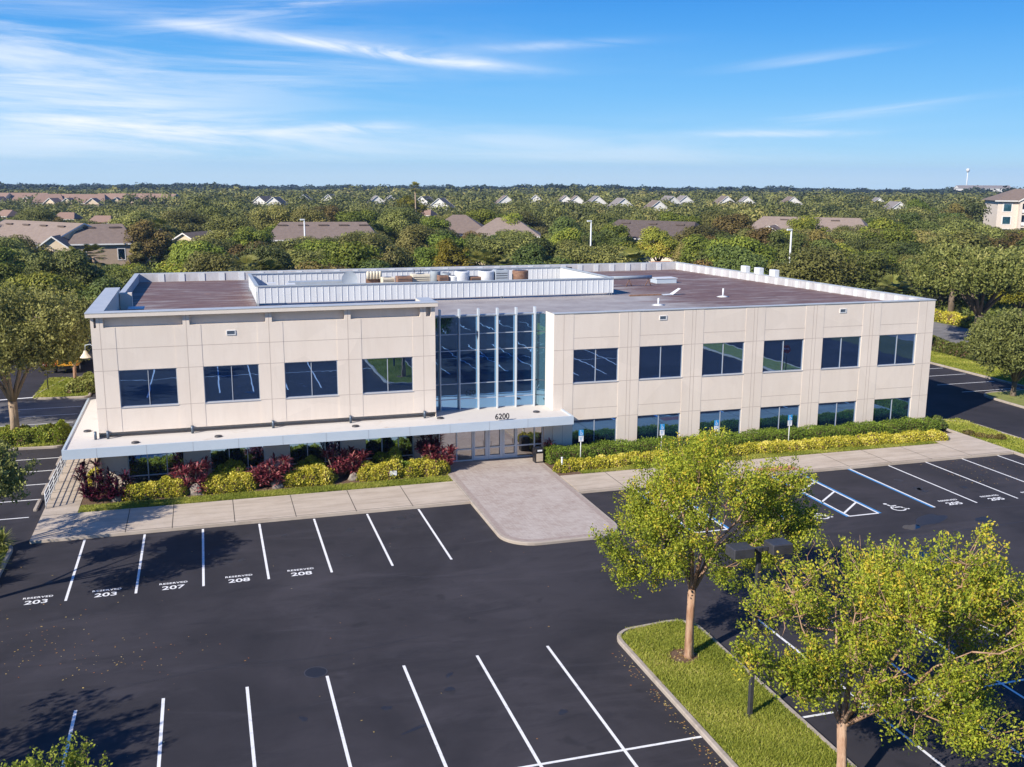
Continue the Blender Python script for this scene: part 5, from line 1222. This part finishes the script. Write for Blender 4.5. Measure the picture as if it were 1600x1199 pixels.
# ------------------------------------------------------------------ houses
def house(name,x,y,rz,w,d,eave,ridge,wall,roof,label,cat='house',hip=0.0,wins=(),gable_over=.4,z0=0.0,group=None,vents=0,chim=0):
    """block w (along ridge) x d; hip: how far the ridge ends are pulled in; wins: (u,z,w,h,side) on the long side facing -y or the +x end"""
    t=empty(name,(x,y,z0),label,cat,group,rz); W2,D2=w/2,d/2; o=gable_over
    P=lambda a,b,c:(x+a,y+b,z0+c)
    b=MB(); b.box(x-W2,x+W2,y-D2,y+D2,z0-.3,z0+eave)
    if hip<=0: b.add([P(-W2,-D2,eave),P(-W2,D2,eave),P(-W2,0,ridge-.1),P(W2,-D2,eave),P(W2,D2,eave),P(W2,0,ridge-.1)],[(0,2,1),(3,4,5)])
    b.build('wall',M[wall],t)
    r_=MB(); e0=eave-.12; A=[P(-W2-o,-D2-o,e0),P(W2+o,-D2-o,e0),P(W2+o,D2+o,e0),P(-W2-o,D2+o,e0),P(-W2-o+hip,0,ridge),P(W2+o-hip,0,ridge)]
    r_.add(A+[(p[0],p[1],p[2]-.16) for p in A[:4]],[(0,1,5,4),(2,3,4,5),(0,6,7,1),(2,8,9,3),(3,9,6,0),(1,7,8,2),(9,8,7,6)])
    if hip>0: r_.add([A[0],A[3],A[4],A[1],A[2],A[5]],[(0,2,1),(3,4,5)])
    ro=r_.build('roof',M[roof],t)
    if hip<=0:
        for s in (-1,1):
            xx=s*(W2+o+.02); f=MB()
            for q in (-1,1):
                f.add([P(xx,q*(D2+o),e0-.18),P(xx,q*(D2+o),e0+.04),P(xx,0,ridge+.06),P(xx,0,ridge-.20)],[(0,1,2,3) if s*q<0 else (3,2,1,0)])
            f.build('bargeboard',M['white_siding'],t)
    f=MB()
    f.box(x-W2-o,x+W2+o,y-D2-o-.06,y-D2-o-.005,z0+e0-.2,z0+e0+.02); f.build('gutter',M['white_siding'],t)
    for (u,z,ww,hh,side) in wins:
        f=MB(); g=MB()
        if side=='f':
            f.box(x+u-ww/2-.12,x+u+ww/2+.12,y-D2-.06,y-D2-.004,z0+z-.12,z0+z+hh+.12); g.quad(P(u-ww/2,-D2-.065,z),P(u+ww/2,-D2-.065,z),P(u+ww/2,-D2-.065,z+hh),P(u-ww/2,-D2-.065,z+hh))
        else:
            f.box(x+W2+.004,x+W2+.06,y+u-ww/2-.12,y+u+ww/2+.12,z0+z-.12,z0+z+hh+.12); g.quad(P(W2+.065,u-ww/2,z),P(W2+.065,u+ww/2,z),P(W2+.065,u+ww/2,z+hh),P(W2+.065,u-ww/2,z+hh))
        wo=f.build('window',M['white_siding'],t); g.build('pane',M['glass'],wo)
    for k in range(vents):
        u=-W2+w*(k+.7)/(vents+.4); q=.25; zz=ridge-(ridge-eave)*q*.8; vb=MB().box(x+u-.9,x+u+.9,y-D2*q-.1,y-D2*q+.25,z0+zz-.05,z0+zz+.16); vb.build('roof_vent',M['dark_shingle'],ro)
    HOUSES.append((x,y,max(w,d)*.55))
    return t
# nearer town houses behind the office
house('town_house',-19.5,146.5,R(-50)+math.pi/2*0,22,13,6.6,9.6,'cream_wall','tan_shingle','long tan-roofed town house at the left, behind the first trees',wins=((-6,3.6,1.2,1.6,'f'),(0,3.6,1.2,1.6,'f'),(6,3.6,1.2,1.6,'f')),vents=4)
house('town_house',-9.6,139.5,R(2),9.5,11,6.6,9.4,'tan_wall','brown_shingle','brown town house with two white-framed windows right of the long tan roof',hip=2.0,wins=((2.9,3.9,1.0,1.7,'f'),(3.2,.6,1.6,1.5,'f'),(-3,3.8,1.1,1.6,'f')),vents=2)
house('gabled_wing',-15.9,134.6,R(-8)+math.pi/2,6.5,5.6,5.7,7.9,'cream_wall','brown_shingle','cream gabled wing in front of the long tan-roofed town house')
house('gabled_wing',5.2,158.0,R(60),9,8,4.6,7.0,'cream_wall','brown_shingle','pale gable end peeping out of the trees left of the roof duct')
house('town_house',28.0,149.5,R(-9),20,13,6.2,9.0,'pale_wall','brown_shingle','long brown roof of a town house above the left half of the roof screen',hip=2.5,vents=5,wins=((-6,3.4,1.2,1.6,'f'),(4,3.4,1.2,1.6,'f')))
house('town_house',59.0,169.5,R(-18),14,13,5.6,9.4,'cream_wall','brown_shingle','brown hipped roof left of the paler hipped roof, middle of the wood',hip=6.0)
house('town_house',67.3,162.5,R(-18),14,13,5.6,9.0,'cream_wall','tan_shingle','paler hipped roof with small gables in the middle of the wood',hip=5.5)
for k,(x,y) in enumerate(((60.5,156.2),(65.0,155.2))): house('gabled_wing',x,y,R(-18)+math.pi/2,4.5,3.6,4.6,6.0,'cream_wall','brown_shingle',['left small cream gable under the paler hipped roof','right small cream gable under the paler hipped roof'][k])
house('town_house',91.5,140.5,R(-52),20,12,6.0,9.1,'pale_wall','dark_shingle','dark-roofed pale town house behind the middle of the office',hip=2.0,vents=3,wins=((-7,3.2,1.0,1.5,'f'),(-4,3.2,1.0,1.5,'f'),(0,3.2,1.0,1.5,'f')))
house('town_house',134.5,153.0,R(-42),26,13,6.0,9.0,'cream_wall','tan_shingle','long pinkish-tan roof behind the right part of the office',hip=3.0,vents=2)
house('gabled_wing',124.0,151.5,R(-42)+math.pi/2,7,6,5.6,7.4,'cream_wall','brown_shingle','small brown cross gable at the left of the long pinkish roof')
# three-storey apartment block at the right
a_,D_=T(1598),300.0; ax,ay=polar(a_,D_); rz=-YAW-.18
t=empty('apartment_block',(ax,ay,0),'pale three-storey apartment block with balconies at the right edge','apartment block',None,rz)
P=lambda u,v,z:(ax+u,ay+v,z)
b=MB().box(ax-9.3,ax+14,ay,ay+14,-.3,11.2); b.add([P(-3.6,-1.62,11.2),P(4.6,-1.62,11.2),P(.5,-1.62,13.4)],[(0,1,2)]); b.box(ax-3.6,ax-2.9,ay-1.6,ay-.01,0,11.2); b.box(ax+3.9,ax+4.6,ay-1.6,ay-.01,0,11.2); b.box(ax+.3,ax+.7,ay-1.6,ay-1.2,0,11.2)
for z in (3.4,7.1): b.box(ax-2.88,ax+3.88,ay-1.6,ay-.02,z,z+.35)
b.box(ax-2.88,ax+3.88,ay-1.6,ay-.02,10.4,11.19); b.build('wall',M['pale_wall'],t)
b=MB(); A=[P(-10.3,-.9,11.2),P(15,-.9,11.2),P(15,15,11.2),P(-10.3,15,11.2),P(-3,7,14.6),P(8,7,14.6)]; b.add(A,[(0,1,5,4),(2,3,4,5),(0,4,3),(1,2,5),(3,2,1,0)])
b.add([P(-4.2,-2.0,11.0),P(.5,-2.0,13.7),P(5.2,-2.0,11.0),P(-4.2,2,11.5),P(.5,5.2,13.75),P(5.2,2,11.5)],[(0,1,4,3),(1,2,5,4)]); b.build('roof',M['brown_shingle'],t)
b=MB().box(ax-10.4,ax+15.1,ay-1.0,ay-.91,10.95,11.25); 
b.add([P(-4.3,-2.05,10.8),P(-4.3,-2.05,11.15),P(.5,-2.05,13.9),P(.5,-2.05,13.5)],[(0,3,2,1)]); b.add([P(5.3,-2.05,10.8),P(5.3,-2.05,11.15),P(.5,-2.05,13.9),P(.5,-2.05,13.5)],[(0,1,2,3)]); b.build('fascia',M['white_siding'],t)
for z in (.6,4.2,7.9):
    f=MB().box(ax-7.9,ax-5.2,ay-.07,ay-.004,z,z+2.5); wo=f.build('window',M['white_siding'],t); MB().quad(P(-7.6,-.075,z+.2),P(-5.5,-.075,z+.2),P(-5.5,-.075,z+2.3),P(-7.6,-.075,z+2.3)).build('pane',M['side_glass'],wo)
    bl=MB().quad(P(-2.88,-.03,z-.2),P(3.88,-.03,z-.2),P(3.88,-.03,z+2.6),P(-2.88,-.03,z+2.6)).build('balcony',M['dark_frame'],t)
    r_=MB().box(ax-2.87,ax+.28,ay-1.55,ay-1.5,z-.15,z+.85); r_.box(ax+.72,ax+3.87,ay-1.55,ay-1.5,z-.15,z+.85); r_.build('balustrade',M['white_siding'],bl)
HOUSES.append((ax,ay,15))
# low walls glimpsed between the trees
x,y=polar(T(1031),166); o=MB().box(x-1.6,x+1.6,y,y+.3,-.2,3.7).box(x-1.7,x+1.7,y-.1,y+.4,3.703,3.85).build('garden_wall',M['orange_wall'],None,(x,y,0)); tag(o,'orange-painted wall with pale cap behind the rear parapet','wall')
x,y=polar(T(711),148); o=MB().box(x-1.1,x+1.1,y,y+.3,-.2,4.4).box(x-1.2,x+1.2,y-.1,y+.4,4.403,4.55).build('garden_wall',M['brick'],None,(x,y,0)); tag(o,'brown brick wall among the trees behind the roof screen','wall')
# light poles
for px,D,h,l in ((478,170,10.2,'pale light pole in front of the long brown roof'),(921,165,10.4,'white pole among the trees behind the middle of the roof'),(1231,140,10.4,'white angled light pole right of the small brown gable')):
    x,y=polar(T(px),D); t=empty('light_pole',(x,y,0),l,'light pole'); MB().tube([(x,y,0),(x,y,h)],[.16,.11],8).build('pole',M['white_metal'],t); MB().bbox(x-.7,x+.1,y-.15,y+.15,h-.1,h+.12,.03).build('lamp_head',M['white_metal'],t)
x,y=polar(T(135),165); t=empty('notice_board',(x,y,0),'small pale notice board on two posts beyond the left trees','notice board'); MB().box(x-.9,x+.9,y,y+.08,1.0,2.4).build('board',M['cream'],t)
for s in (-.7,.7): MB().box(x+s-.06,x+s+.06,y+.083,y+.18,0,2.4).build('post',M['frame'],t)
# the far rows of houses
rr=random.Random(3)
pos=[(5,505,15),(50,508,22),(88,480,14),(112,484,16),(150,482,18),(185,498,15),(215,505,22),(255,500,20)]
for i,(px,D,w) in enumerate(pos):
    x,y=polar(T(px),D); house('far_house',x,y,-YAW+R(rr.uniform(-18,18)),w,13,4.6+ground_z(D)*0,8.6,'cream_wall','orange_shingle','orange-roofed house, %s from the left in the far orange row'%ORD[i],group='far orange-roofed houses',hip=rr.choice((0,2.5)))
    g=house('far_gable',*polar(T(px+6),D-9),-YAW+math.pi/2+R(rr.uniform(-15,15)),7,6.5,4.3,7.0,'cream_wall','orange_shingle','cream gable of the %s orange-roofed house from the left'%ORD[i],group='cream gables of the far orange houses')
wh=[(418,455),(436,440),(480,500),(520,510),(590,480),(612,490),(665,470),(690,432),(788,500),(835,520),(880,510),(897,506),(928,500),(966,450),(1020,405),(1040,510),(1062,520),(1125,515),(1158,505),(1227,505),(1360,490),(1388,405)]
for i,(px,D) in enumerate(wh):
    x,y=polar(T(px),D); house('far_house',x,y,-YAW+math.pi/2+R(rr.uniform(-13,13)),11,9,4.8,8.6,'white_siding',rr.choice(('grey_shingle','brown_shingle')),'white-gabled house, %s from the left in the far white row'%ORD[i],group='far white-gabled houses')
for i,(px,D) in enumerate(((22,345),(113,325),(168,300),(665,370))):
    x,y=polar(T(px),D); house('far_house',x,y,-YAW+R(rr.uniform(-30,30)),7,6,3.8,5.7,'cream_wall','orange_shingle',['pinkish house in the trees at the far left','pinkish house in the trees left of the dark cypress','cream-gabled house in the trees above the brown town house','pinkish house in the trees above the roof screen'][i],hip=1.5)
    OPEN.append((px-5,px+6,277+1571*(17.3-4.6)/D,D-3))
house('long_hall',*polar(T(1520),1180),-YAW,60,14,6.5+4,8.5+5,'white_siding','grey_shingle','long white hall on the horizon at the right',z0=-3.0)
x,y=polar(T(1495),1500); o=MB().tube([(x,y,-6),(x,y,27)],[.9,.7],8).tube([(x,y,27),(x,y,29.5),(x,y,32),(x,y,33)],[1,2.6,2.6,.6],10).build('water_tower',M['white_metal'],None,(x,y,-6)); tag(o,'tiny white water tower on the horizon at the right','water tower')

# ------------------------------------------------------------------ the wood: nearer trees one by one
special=[(1372,172,'oak',9.4),(1394,160,'dark',8.8),(1352,163,'oak',8.6),(1412,176,'oak',9.6),(1003,158,'oak',8.4),(1026,160,'dark',9.0),(45,150,'dark',8.2),(5,150,'oak',8.5),(215,152,'cone',9.6),(300,185,'bright',7),(120,262,'cone',11.5),(225,262,'cone',11.5),(340,150,'oak',8.6),(400,175,'bright',9.4),(250,205,'oak',10),
 (60,250,'oak',10.5),(710,150,'yellow',9.6),(695,158,'bright',9.2),(722,141,'darkcone',9.8),(820,205,'yellow',11.2),(800,215,'bright',11),(1150,125,'dark',10.2),(1285,178,'rusty',10.6),(1385,165,'bright',10.3),(1040,152,'bright',8.3),(1440,200,'dark',10.5),(1500,185,'oak',11),(1480,290,'rusty',11),(1430,320,'bright',12),
 (1597,118,'yellow',8.5),(640,330,'yellow',13),(1570,150,'bright',8)]
trees=[]
for (px,D,k,h) in special:
    x,y=polar(T(px),D); trees.append([x,y,k,h,D,None])
def free(x,y,dmin):
    return all((x-t[0])**2+(y-t[1])**2>dmin*dmin for t in trees)
rr=random.Random(12)
kinds=['oak']*9+['dark']*5+['bright']*4+['rusty']*2+['darkcone']
# belt right behind the office, along its rear and right sides
x=-9.0
while x<84:
    y=64+rr.uniform(-1.5,4); 
    if not (57<x<81 and y<62): trees.append([x,y,rr.choice(kinds),rr.uniform(7.6,9.6),0,None])
    x+=rr.uniform(6.2,8.2)
for D in (112,126,141,157,174,192,212,234):
    a=-.60
    while a<.62:
        DD=D+rr.uniform(-6,6); x,y=polar(a,DD)
        if not blocked(x,y) and free(x,y,6.6): trees.append([x,y,rr.choice(kinds),rr.uniform(8.4,11.6),DD,None])
        a+=rr.uniform(7.2,10.5)/D
# in front of the houses, up to the height that leaves their roofs in view
for (p0,p1,yl,Dh) in OPEN[:17]:
    px=p0-6
    while px<p1+10:
        D=Dh-rr.uniform(13,34); x,y=polar(T(px),D)
        if not blocked(x,y,1) and free(x,y,2.6): trees.append([x,y,rr.choice(kinds),17.3-D*SL(yl+rr.uniform(-3,5)),D,1])
        px+=rr.uniform(15,22)
# right of the road
for i in range(26):
    x,y=rr.uniform(95,150),rr.uniform(22,80)
    if free(x,y,6.5): trees.append([x,y,rr.choice(kinds),rr.uniform(8,10),0,None])
# smaller trees closing the gaps
for i in range(900):
    D=rr.uniform(104,236); x,y=polar(rr.uniform(-.60,.60),D)
    if len(trees)>272: break
    if not blocked(x,y,1) and free(x,y,4.6): trees.append([x,y,rr.choice(('oak','dark','oak','bright')),rr.uniform(6.0,8.4),D,None])
rows={}
for t in trees:
    a,D=tangent(t[0],t[1]); cap_=hcap(t[0],t[1],KIND[t[2]]['R']*.8); t[3]=min(t[3],cap_); t[4]=D
    if t[3]<3.0 or abs(a)>.66: continue
    k=min(int((D-85)/26) if D>85 else 0,7); rows.setdefault(k,[]).append((a,t))
cnt=0
for k in sorted(rows):
    for i,(a,t) in enumerate(sorted(rows[k],key=lambda q:q[0])):
        lab='%s, %s from left in the %s row of the wood'%(KIND[t[2]]['desc'],ORD[min(i,len(ORD)-1)],ORD[k])
        plant_tree(t[0],t[1],t[2],t[3],lab,rr); cnt+=1
open('/tmp/cnt','w').write(str(cnt)) if False else None
# cabbage palms
def palm(px,D,h,label,n=40):
    x,y=polar(T(px),D); r=np.random.default_rng(int(px)); t=empty('cabbage_palm',(x,y,0),label,'palm','cabbage palms among the oaks'); V=[];tt=[]
    c=np.array([x,y,h])
    for i in range(n):
        a=r.uniform(0,6.283); e=r.uniform(-.8,1.4); d=np.array([math.cos(a)*math.cos(e),math.sin(a)*math.cos(e),math.sin(e)]); L=r.uniform(1.0,1.5); hub=c+d*L
        s=np.cross(d,[0,0,1.0]); s/=np.linalg.norm(s); u=np.cross(s,d)
        for f in np.linspace(-1.25,1.25,11):
            q=d*math.cos(f)+s*math.sin(f); tip=hub+q*1.05-np.array([0,0,.30*abs(math.cos(f))]); w=np.cross(q,u)*.07
            V.append([hub,hub+q*.5+w,tip,hub+q*.5-w]); tt.append(np.clip(r.normal(.5,.2)+.2*math.sin(e),0,1))
    V=np.array(V)-np.array([x,y,0]); link_mesh('crown',quad_mesh('crown',V,M['palm_leaf'],np.array(tt)),t)
    MB().tube([(x,y,0),(x+.1,y,h*.5),(x,y,h)],[.26,.2,.22],8).build('trunk',M['pale_bark'],t)
for px,D,h,l in ((388,98,8.0,'cabbage palm above the left end of the roof screen'),(420,99,7.4,'lower cabbage palm just right of the one above the screen corner'),(752,106.5,7.9,'yellowish cabbage palm behind the middle of the screen'),(780,107.5,7.4,'cabbage palm right of the yellowish one behind the screen'),(985,112,7.8,'cabbage palm behind the right end of the screen'),
    (122,143,5.6,'cabbage palm in front of the cream gabled wing'),(148,143,6.0,'cabbage palm beside the two white-framed windows'),(255,178,8.2,'grey-green cabbage palm left of the pale gable end'),(1395,98,6.2,'pale cabbage palm behind the right parapet'),(1405,101,5.6,'shorter pale cabbage palm behind the right parapet'),(650,300,14,'tall cabbage palm by the far white houses')): palm(px,D,h,l)

# ------------------------------------------------------------------ the far wood: one mass
def far_wood():
    r=np.random.default_rng(77); Vs=[];ts=[]
    def unit_clump(n,leaf):
        ncl=9; c=unit(r.normal(size=(ncl,3))); c[:,2]=np.abs(c[:,2]); c*=np.array([.62,.62,.5]); k=r.integers(ncl,size=n); d=unit(r.normal(size=(n,3))); d[:,2]=np.abs(d[:,2])*1.1-.15
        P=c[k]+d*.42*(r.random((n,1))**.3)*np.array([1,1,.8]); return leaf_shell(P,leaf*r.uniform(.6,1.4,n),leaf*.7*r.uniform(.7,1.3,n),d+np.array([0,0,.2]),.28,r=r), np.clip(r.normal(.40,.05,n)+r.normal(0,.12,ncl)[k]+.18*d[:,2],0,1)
    for (d0,d1,sp,n,leaf) in ((236,330,9.5,800,.085),(330,480,11.5,480,.11),(480,720,14.0,260,.15),(720,1050,18.0,130,.21),(1050,1900,24.0,90,.26)):
        protos=[unit_clump(n,leaf) for _ in range(5)]
        D=d0
        while D<d1:
            a=-.60
            while a<.60:
                DD=D+r.uniform(-.45,.45)*sp; aa=a+r.uniform(-.3,.3)*sp/DD; x,y=polar(aa,DD)
                a+=sp*r.uniform(.8,1.2)/D
                if any((x-h[0])**2+(y-h[1])**2<h[2]**2 for h in HOUSES): continue
                rad=sp*r.uniform(.55,.85); h=r.uniform(7.6,11.5)+(r.random()<.06)*2.5
                if DD>1000: h=r.uniform(9.5,13)+2.6*math.sin(aa*9+1)*math.sin(aa*23)+(r.random()<.12)*r.uniform(2,5)
                h=min(h,hcap(x,y,rad))
                if h<2.0: continue
                V,tn=protos[r.integers(5)]; th=r.uniform(0,6.28); c_,s_=math.cos(th),math.sin(th)
                X=V[...,0]*c_-V[...,1]*s_; Y=V[...,0]*s_+V[...,1]*c_; hz=min(h*.95,rad*1.3)
                Vs.append(np.stack([x+X*rad*1.05,y+Y*rad*1.05,ground_z(math.hypot(x-6,y+42))+h-hz*.95+V[...,2]*hz],-1).astype(np.float32)); ts.append(np.clip(tn+r.normal(0,.24),0,1).astype(np.float32))
            D+=sp*.85
    V=np.concatenate(Vs); near_=np.hypot(V[:,0,0]-6,V[:,0,1]+42)<1050; print('far wood quads',len(V))
    o=link_mesh('far_wood',quad_mesh('far_wood',V,[M['far_leaf'],M['ridge_leaf']],np.concatenate(ts),np.where(near_,0,1))); return tag(o,'unbroken dark green wood stretching to the horizon','wood',kind='stuff')
far_wood()
# understorey that closes the ground between the nearer trees
def understorey():
    r=np.random.default_rng(78); n=60000; D=r.uniform(105,245,n); a=r.uniform(-.62,.62,n); P=np.empty((n,3)); keep=[]
    for i in range(n):
        x,y=polar(a[i],D[i]); P[i]=(x,y,0); keep.append(not blocked(x,y,3) )
    P=P[np.array(keep)]; n=len(P); P[:,2]=r.uniform(.1,1.6,n)*(.6+.5*np.sin(P[:,0]*.4)*np.sin(P[:,1]*.35))+.1
    o=link_mesh('undergrowth',quad_mesh('undergrowth',leaves(P,r.uniform(.5,1.0,n),.4,None,r=r),M['dark_leaf'],r.random(n))); tag(o,'dark undergrowth between the trees of the wood','undergrowth',kind='stuff')
understorey()

# ------------------------------------------------------------------ light, sky, camera
HAZE=0.00015; SKYK=7.5
SUN=Vector((-0.742,-0.396,0.541)).normalized()
ld=bpy.data.lights.new('sun','SUN'); ld.energy=5.0; ld.angle=R(0.5); ld.color=(1.0,0.92,0.80)
lo=bpy.data.objects.new('sun',ld); col.objects.link(lo); lo.rotation_euler=(-SUN).to_track_quat('-Z','Y').to_euler(); lo.location=(-60,-60,60)
w=bpy.data.worlds.new('World'); scene.world=w; w.use_nodes=True; t=w.node_tree
bg=t.nodes['Background']; sky=t.nodes.new('ShaderNodeTexSky'); sky.sky_type='NISHITA'; sky.sun_disc=False
sky.sun_elevation=math.asin(SUN.z); sky.sun_rotation=math.atan2(SUN.x,SUN.y); sky.altitude=20; sky.air_density=1.0; sky.dust_density=0.25; sky.ozone_density=2.2
hs=t.nodes.new('ShaderNodeHueSaturation'); hs.inputs['Saturation'].default_value=1.25; t.links.new(sky.outputs[0],hs.inputs['Color'])
tc=t.nodes.new('ShaderNodeTexCoord'); sx=t.nodes.new('ShaderNodeSeparateXYZ'); t.links.new(tc.outputs['Generated'],sx.inputs[0])
az=math_n(t,'SUBTRACT',math_n(t,'ARCTAN2',sx.outputs[0],sx.outputs[1]),YAW); el=math_n(t,'ARCSINE',sx.outputs[2])
def sock(v): return v
def gauss(px,py,sx_,sy_,slope=0.0):
    """soft cirrus patch: azimuth/elevation centre and radii given in 1/1571 rad units"""
    u0=math.atan((px-800)/1571.0); v0=math.atan((277-py)/1571.0)
    du=math_n(t,'SUBTRACT',az,u0); dv=math_n(t,'SUBTRACT',math_n(t,'SUBTRACT',el,v0),math_n(t,'MULTIPLY',du,-slope))
    a=math_n(t,'POWER',math_n(t,'ABSOLUTE',math_n(t,'DIVIDE',du,sx_/1571.0)),2.0); b=math_n(t,'POWER',math_n(t,'ABSOLUTE',math_n(t,'DIVIDE',dv,sy_/1571.0)),2.0)
    return math_n(t,'EXPONENT',math_n(t,'MULTIPLY',math_n(t,'ADD',a,b),-1.0))
def cnoise(su,sv,slope,scale,detail,off=0.0,dist=0.0):
    cb=t.nodes.new('ShaderNodeCombineXYZ'); t.links.new(math_n(t,'MULTIPLY',az,su),cb.inputs[0])
    t.links.new(math_n(t,'MULTIPLY',math_n(t,'ADD',el,math_n(t,'MULTIPLY',az,slope)),sv),cb.inputs[1]); cb.inputs[2].default_value=off
    return noise(t,cb.outputs[0],scale,detail,.62,dist)
def sm(x,a,b):
    n=t.nodes.new('ShaderNodeMapRange'); n.interpolation_type='SMOOTHSTEP'; n.inputs[1].default_value=a; n.inputs[2].default_value=b; t.links.new(x,n.inputs[0]); return n.outputs[0]
def mul(a,b): return math_n(t,'MULTIPLY',a,b)
def add(a,b): return math_n(t,'ADD',a,b)
n1=sm(cnoise(2.2,26,0.02,1.6,8,0.3,.5),.34,.70); n2=sm(cnoise(5,30,0.10,1.8,9,4.1,.9),.30,.66); n3=sm(cnoise(3,42,-0.10,1.6,8,7.7,.7),.38,.68)
c=mul(gauss(50,190,310,48,.03),add(.22,mul(n1,.76)))
c=add(c,mul(gauss(300,215,300,22,.0),mul(n1,.55)))
c=add(c,mul(gauss(520,88,215,8,.105),add(.04,mul(n2,.62))))
c=add(c,mul(gauss(440,40,160,15,-.17),mul(n3,.75)))
c=add(c,mul(gauss(690,105,110,9,.11),mul(n2,.75)))
c=add(c,mul(gauss(200,85,420,38,.02),mul(n1,.58)))
c=add(c,mul(gauss(150,130,420,34,.0),mul(n1,.45)))
c=add(c,mul(gauss(540,208,75,8,-.05),mul(n2,.8)))
c=add(c,mul(gauss(760,225,420,26,-.02),mul(n1,.34)))
c=add(c,mul(gauss(850,85,120,6,-.05),mul(n2,.35)))
c=add(c,mul(gauss(1240,108,100,7,-.10),mul(n3,.3)))
c=add(c,mul(gauss(1320,185,170,8,-.11),mul(n3,.32)))
c=add(c,mul(gauss(1190,213,110,5,.0),mul(n2,.55)))
c=add(c,mul(gauss(1000,245,260,14,.0),mul(n1,.28)))
c=add(c,mul(gauss(100,255,300,16,.0),mul(n1,.4)))
c=add(c,mul(gauss(640,12,260,10,-.02),mul(n1,.3)))
fwd=sm(math_n(t,'COSINE',az),.2,.6)
other=mul(sm(cnoise(2,14,.1,1.2,8,9.0,.5),.55,.8),.35)     # thin cirrus over the rest of the sky
back=math_n(t,'SUBTRACT',1.0,fwd)
c=mul(c,.88); c=math_n(t,'MINIMUM',add(mul(c,fwd),mul(other,back)),.96)
up=sm(el,-.01,.02)
gr=t.nodes.new('ShaderNodeValToRGB'); e=gr.color_ramp.elements; e[0].position=0.0; e[0].color=(.56,.80,.99,1); e[1].position=1.0; e[1].color=(.012,.10,.42,1)
for p_,c_ in ((.02,(.42,.73,.99)),(.05,(.26,.61,.98)),(.10,(.15,.49,.94)),(.17,(.065,.36,.87)),(.24,(.018,.25,.78)),(.42,(.014,.20,.66))):
    q_=e.new(p_); q_.color=(*c_,1)
t.links.new(math_n(t,'MULTIPLY',math_n(t,'MAXIMUM',el,0.0),1.0/1.57*2.0),gr.inputs['Fac'])
gs=mixcol(t,1.0,gr.outputs['Color'],(SKYK,SKYK,SKYK),'MULTIPLY')
clear=mixcol(t,0.92,hs.outputs[0],gs)
cloud=mixcol(t,mul(c,up),clear,(7.6,7.8,8.1))
t.links.new(cloud,bg.inputs['Color']); bg.inputs['Strength'].default_value=0.10
# air: the far wood and the horizon fade a little towards blue
hm=bpy.data.materials.new('haze'); hm.use_nodes=True; ht=hm.node_tree; ht.nodes.remove(ht.nodes['Principled BSDF'])
pv=ht.nodes.new('ShaderNodeVolumePrincipled'); pv.inputs['Color'].default_value=(.50,.68,1.0,1); pv.inputs['Density'].default_value=HAZE; pv.inputs['Anisotropy'].default_value=0.2
ht.links.new(pv.outputs[0],ht.nodes['Material Output'].inputs['Volume'])
hz=MB().box(-2400,2500,-2500,2600,-14,48).build('haze',hm); tag(hz,'thin blue air over the wood','haze',kind='stuff')
# camera
cd=bpy.data.cameras.new('camera'); cd.sensor_width=36; cd.lens=1571.32/1600*36; cd.clip_end=20000; cd.clip_start=.3
co=bpy.data.objects.new('camera',cd); col.objects.link(co); co.location=CAM
r_=Vector((0.95654355,-0.29155386,0.00455985)); u_=Vector((0.05433791,0.19359474,0.97957566)); f_=Vector((0.28648183,0.936759,-0.20102422))
Mx=Matrix((r_,u_,-f_)).transposed().to_4x4(); Mx.translation=CAM; co.matrix_world=Mx
scene.camera=co
scene.view_settings.view_transform='Standard'; scene.view_settings.look='None'; scene.view_settings.exposure=0.48; scene.view_settings.gamma=1.0
scene.render.engine='CYCLES'; scene.cycles.max_bounces=6; scene.cycles.diffuse_bounces=3; scene.cycles.glossy_bounces=3; scene.cycles.transmission_bounces=3
scene.cycles.use_denoising=True; scene.cycles.caustics_reflective=False; scene.cycles.caustics_refractive=False
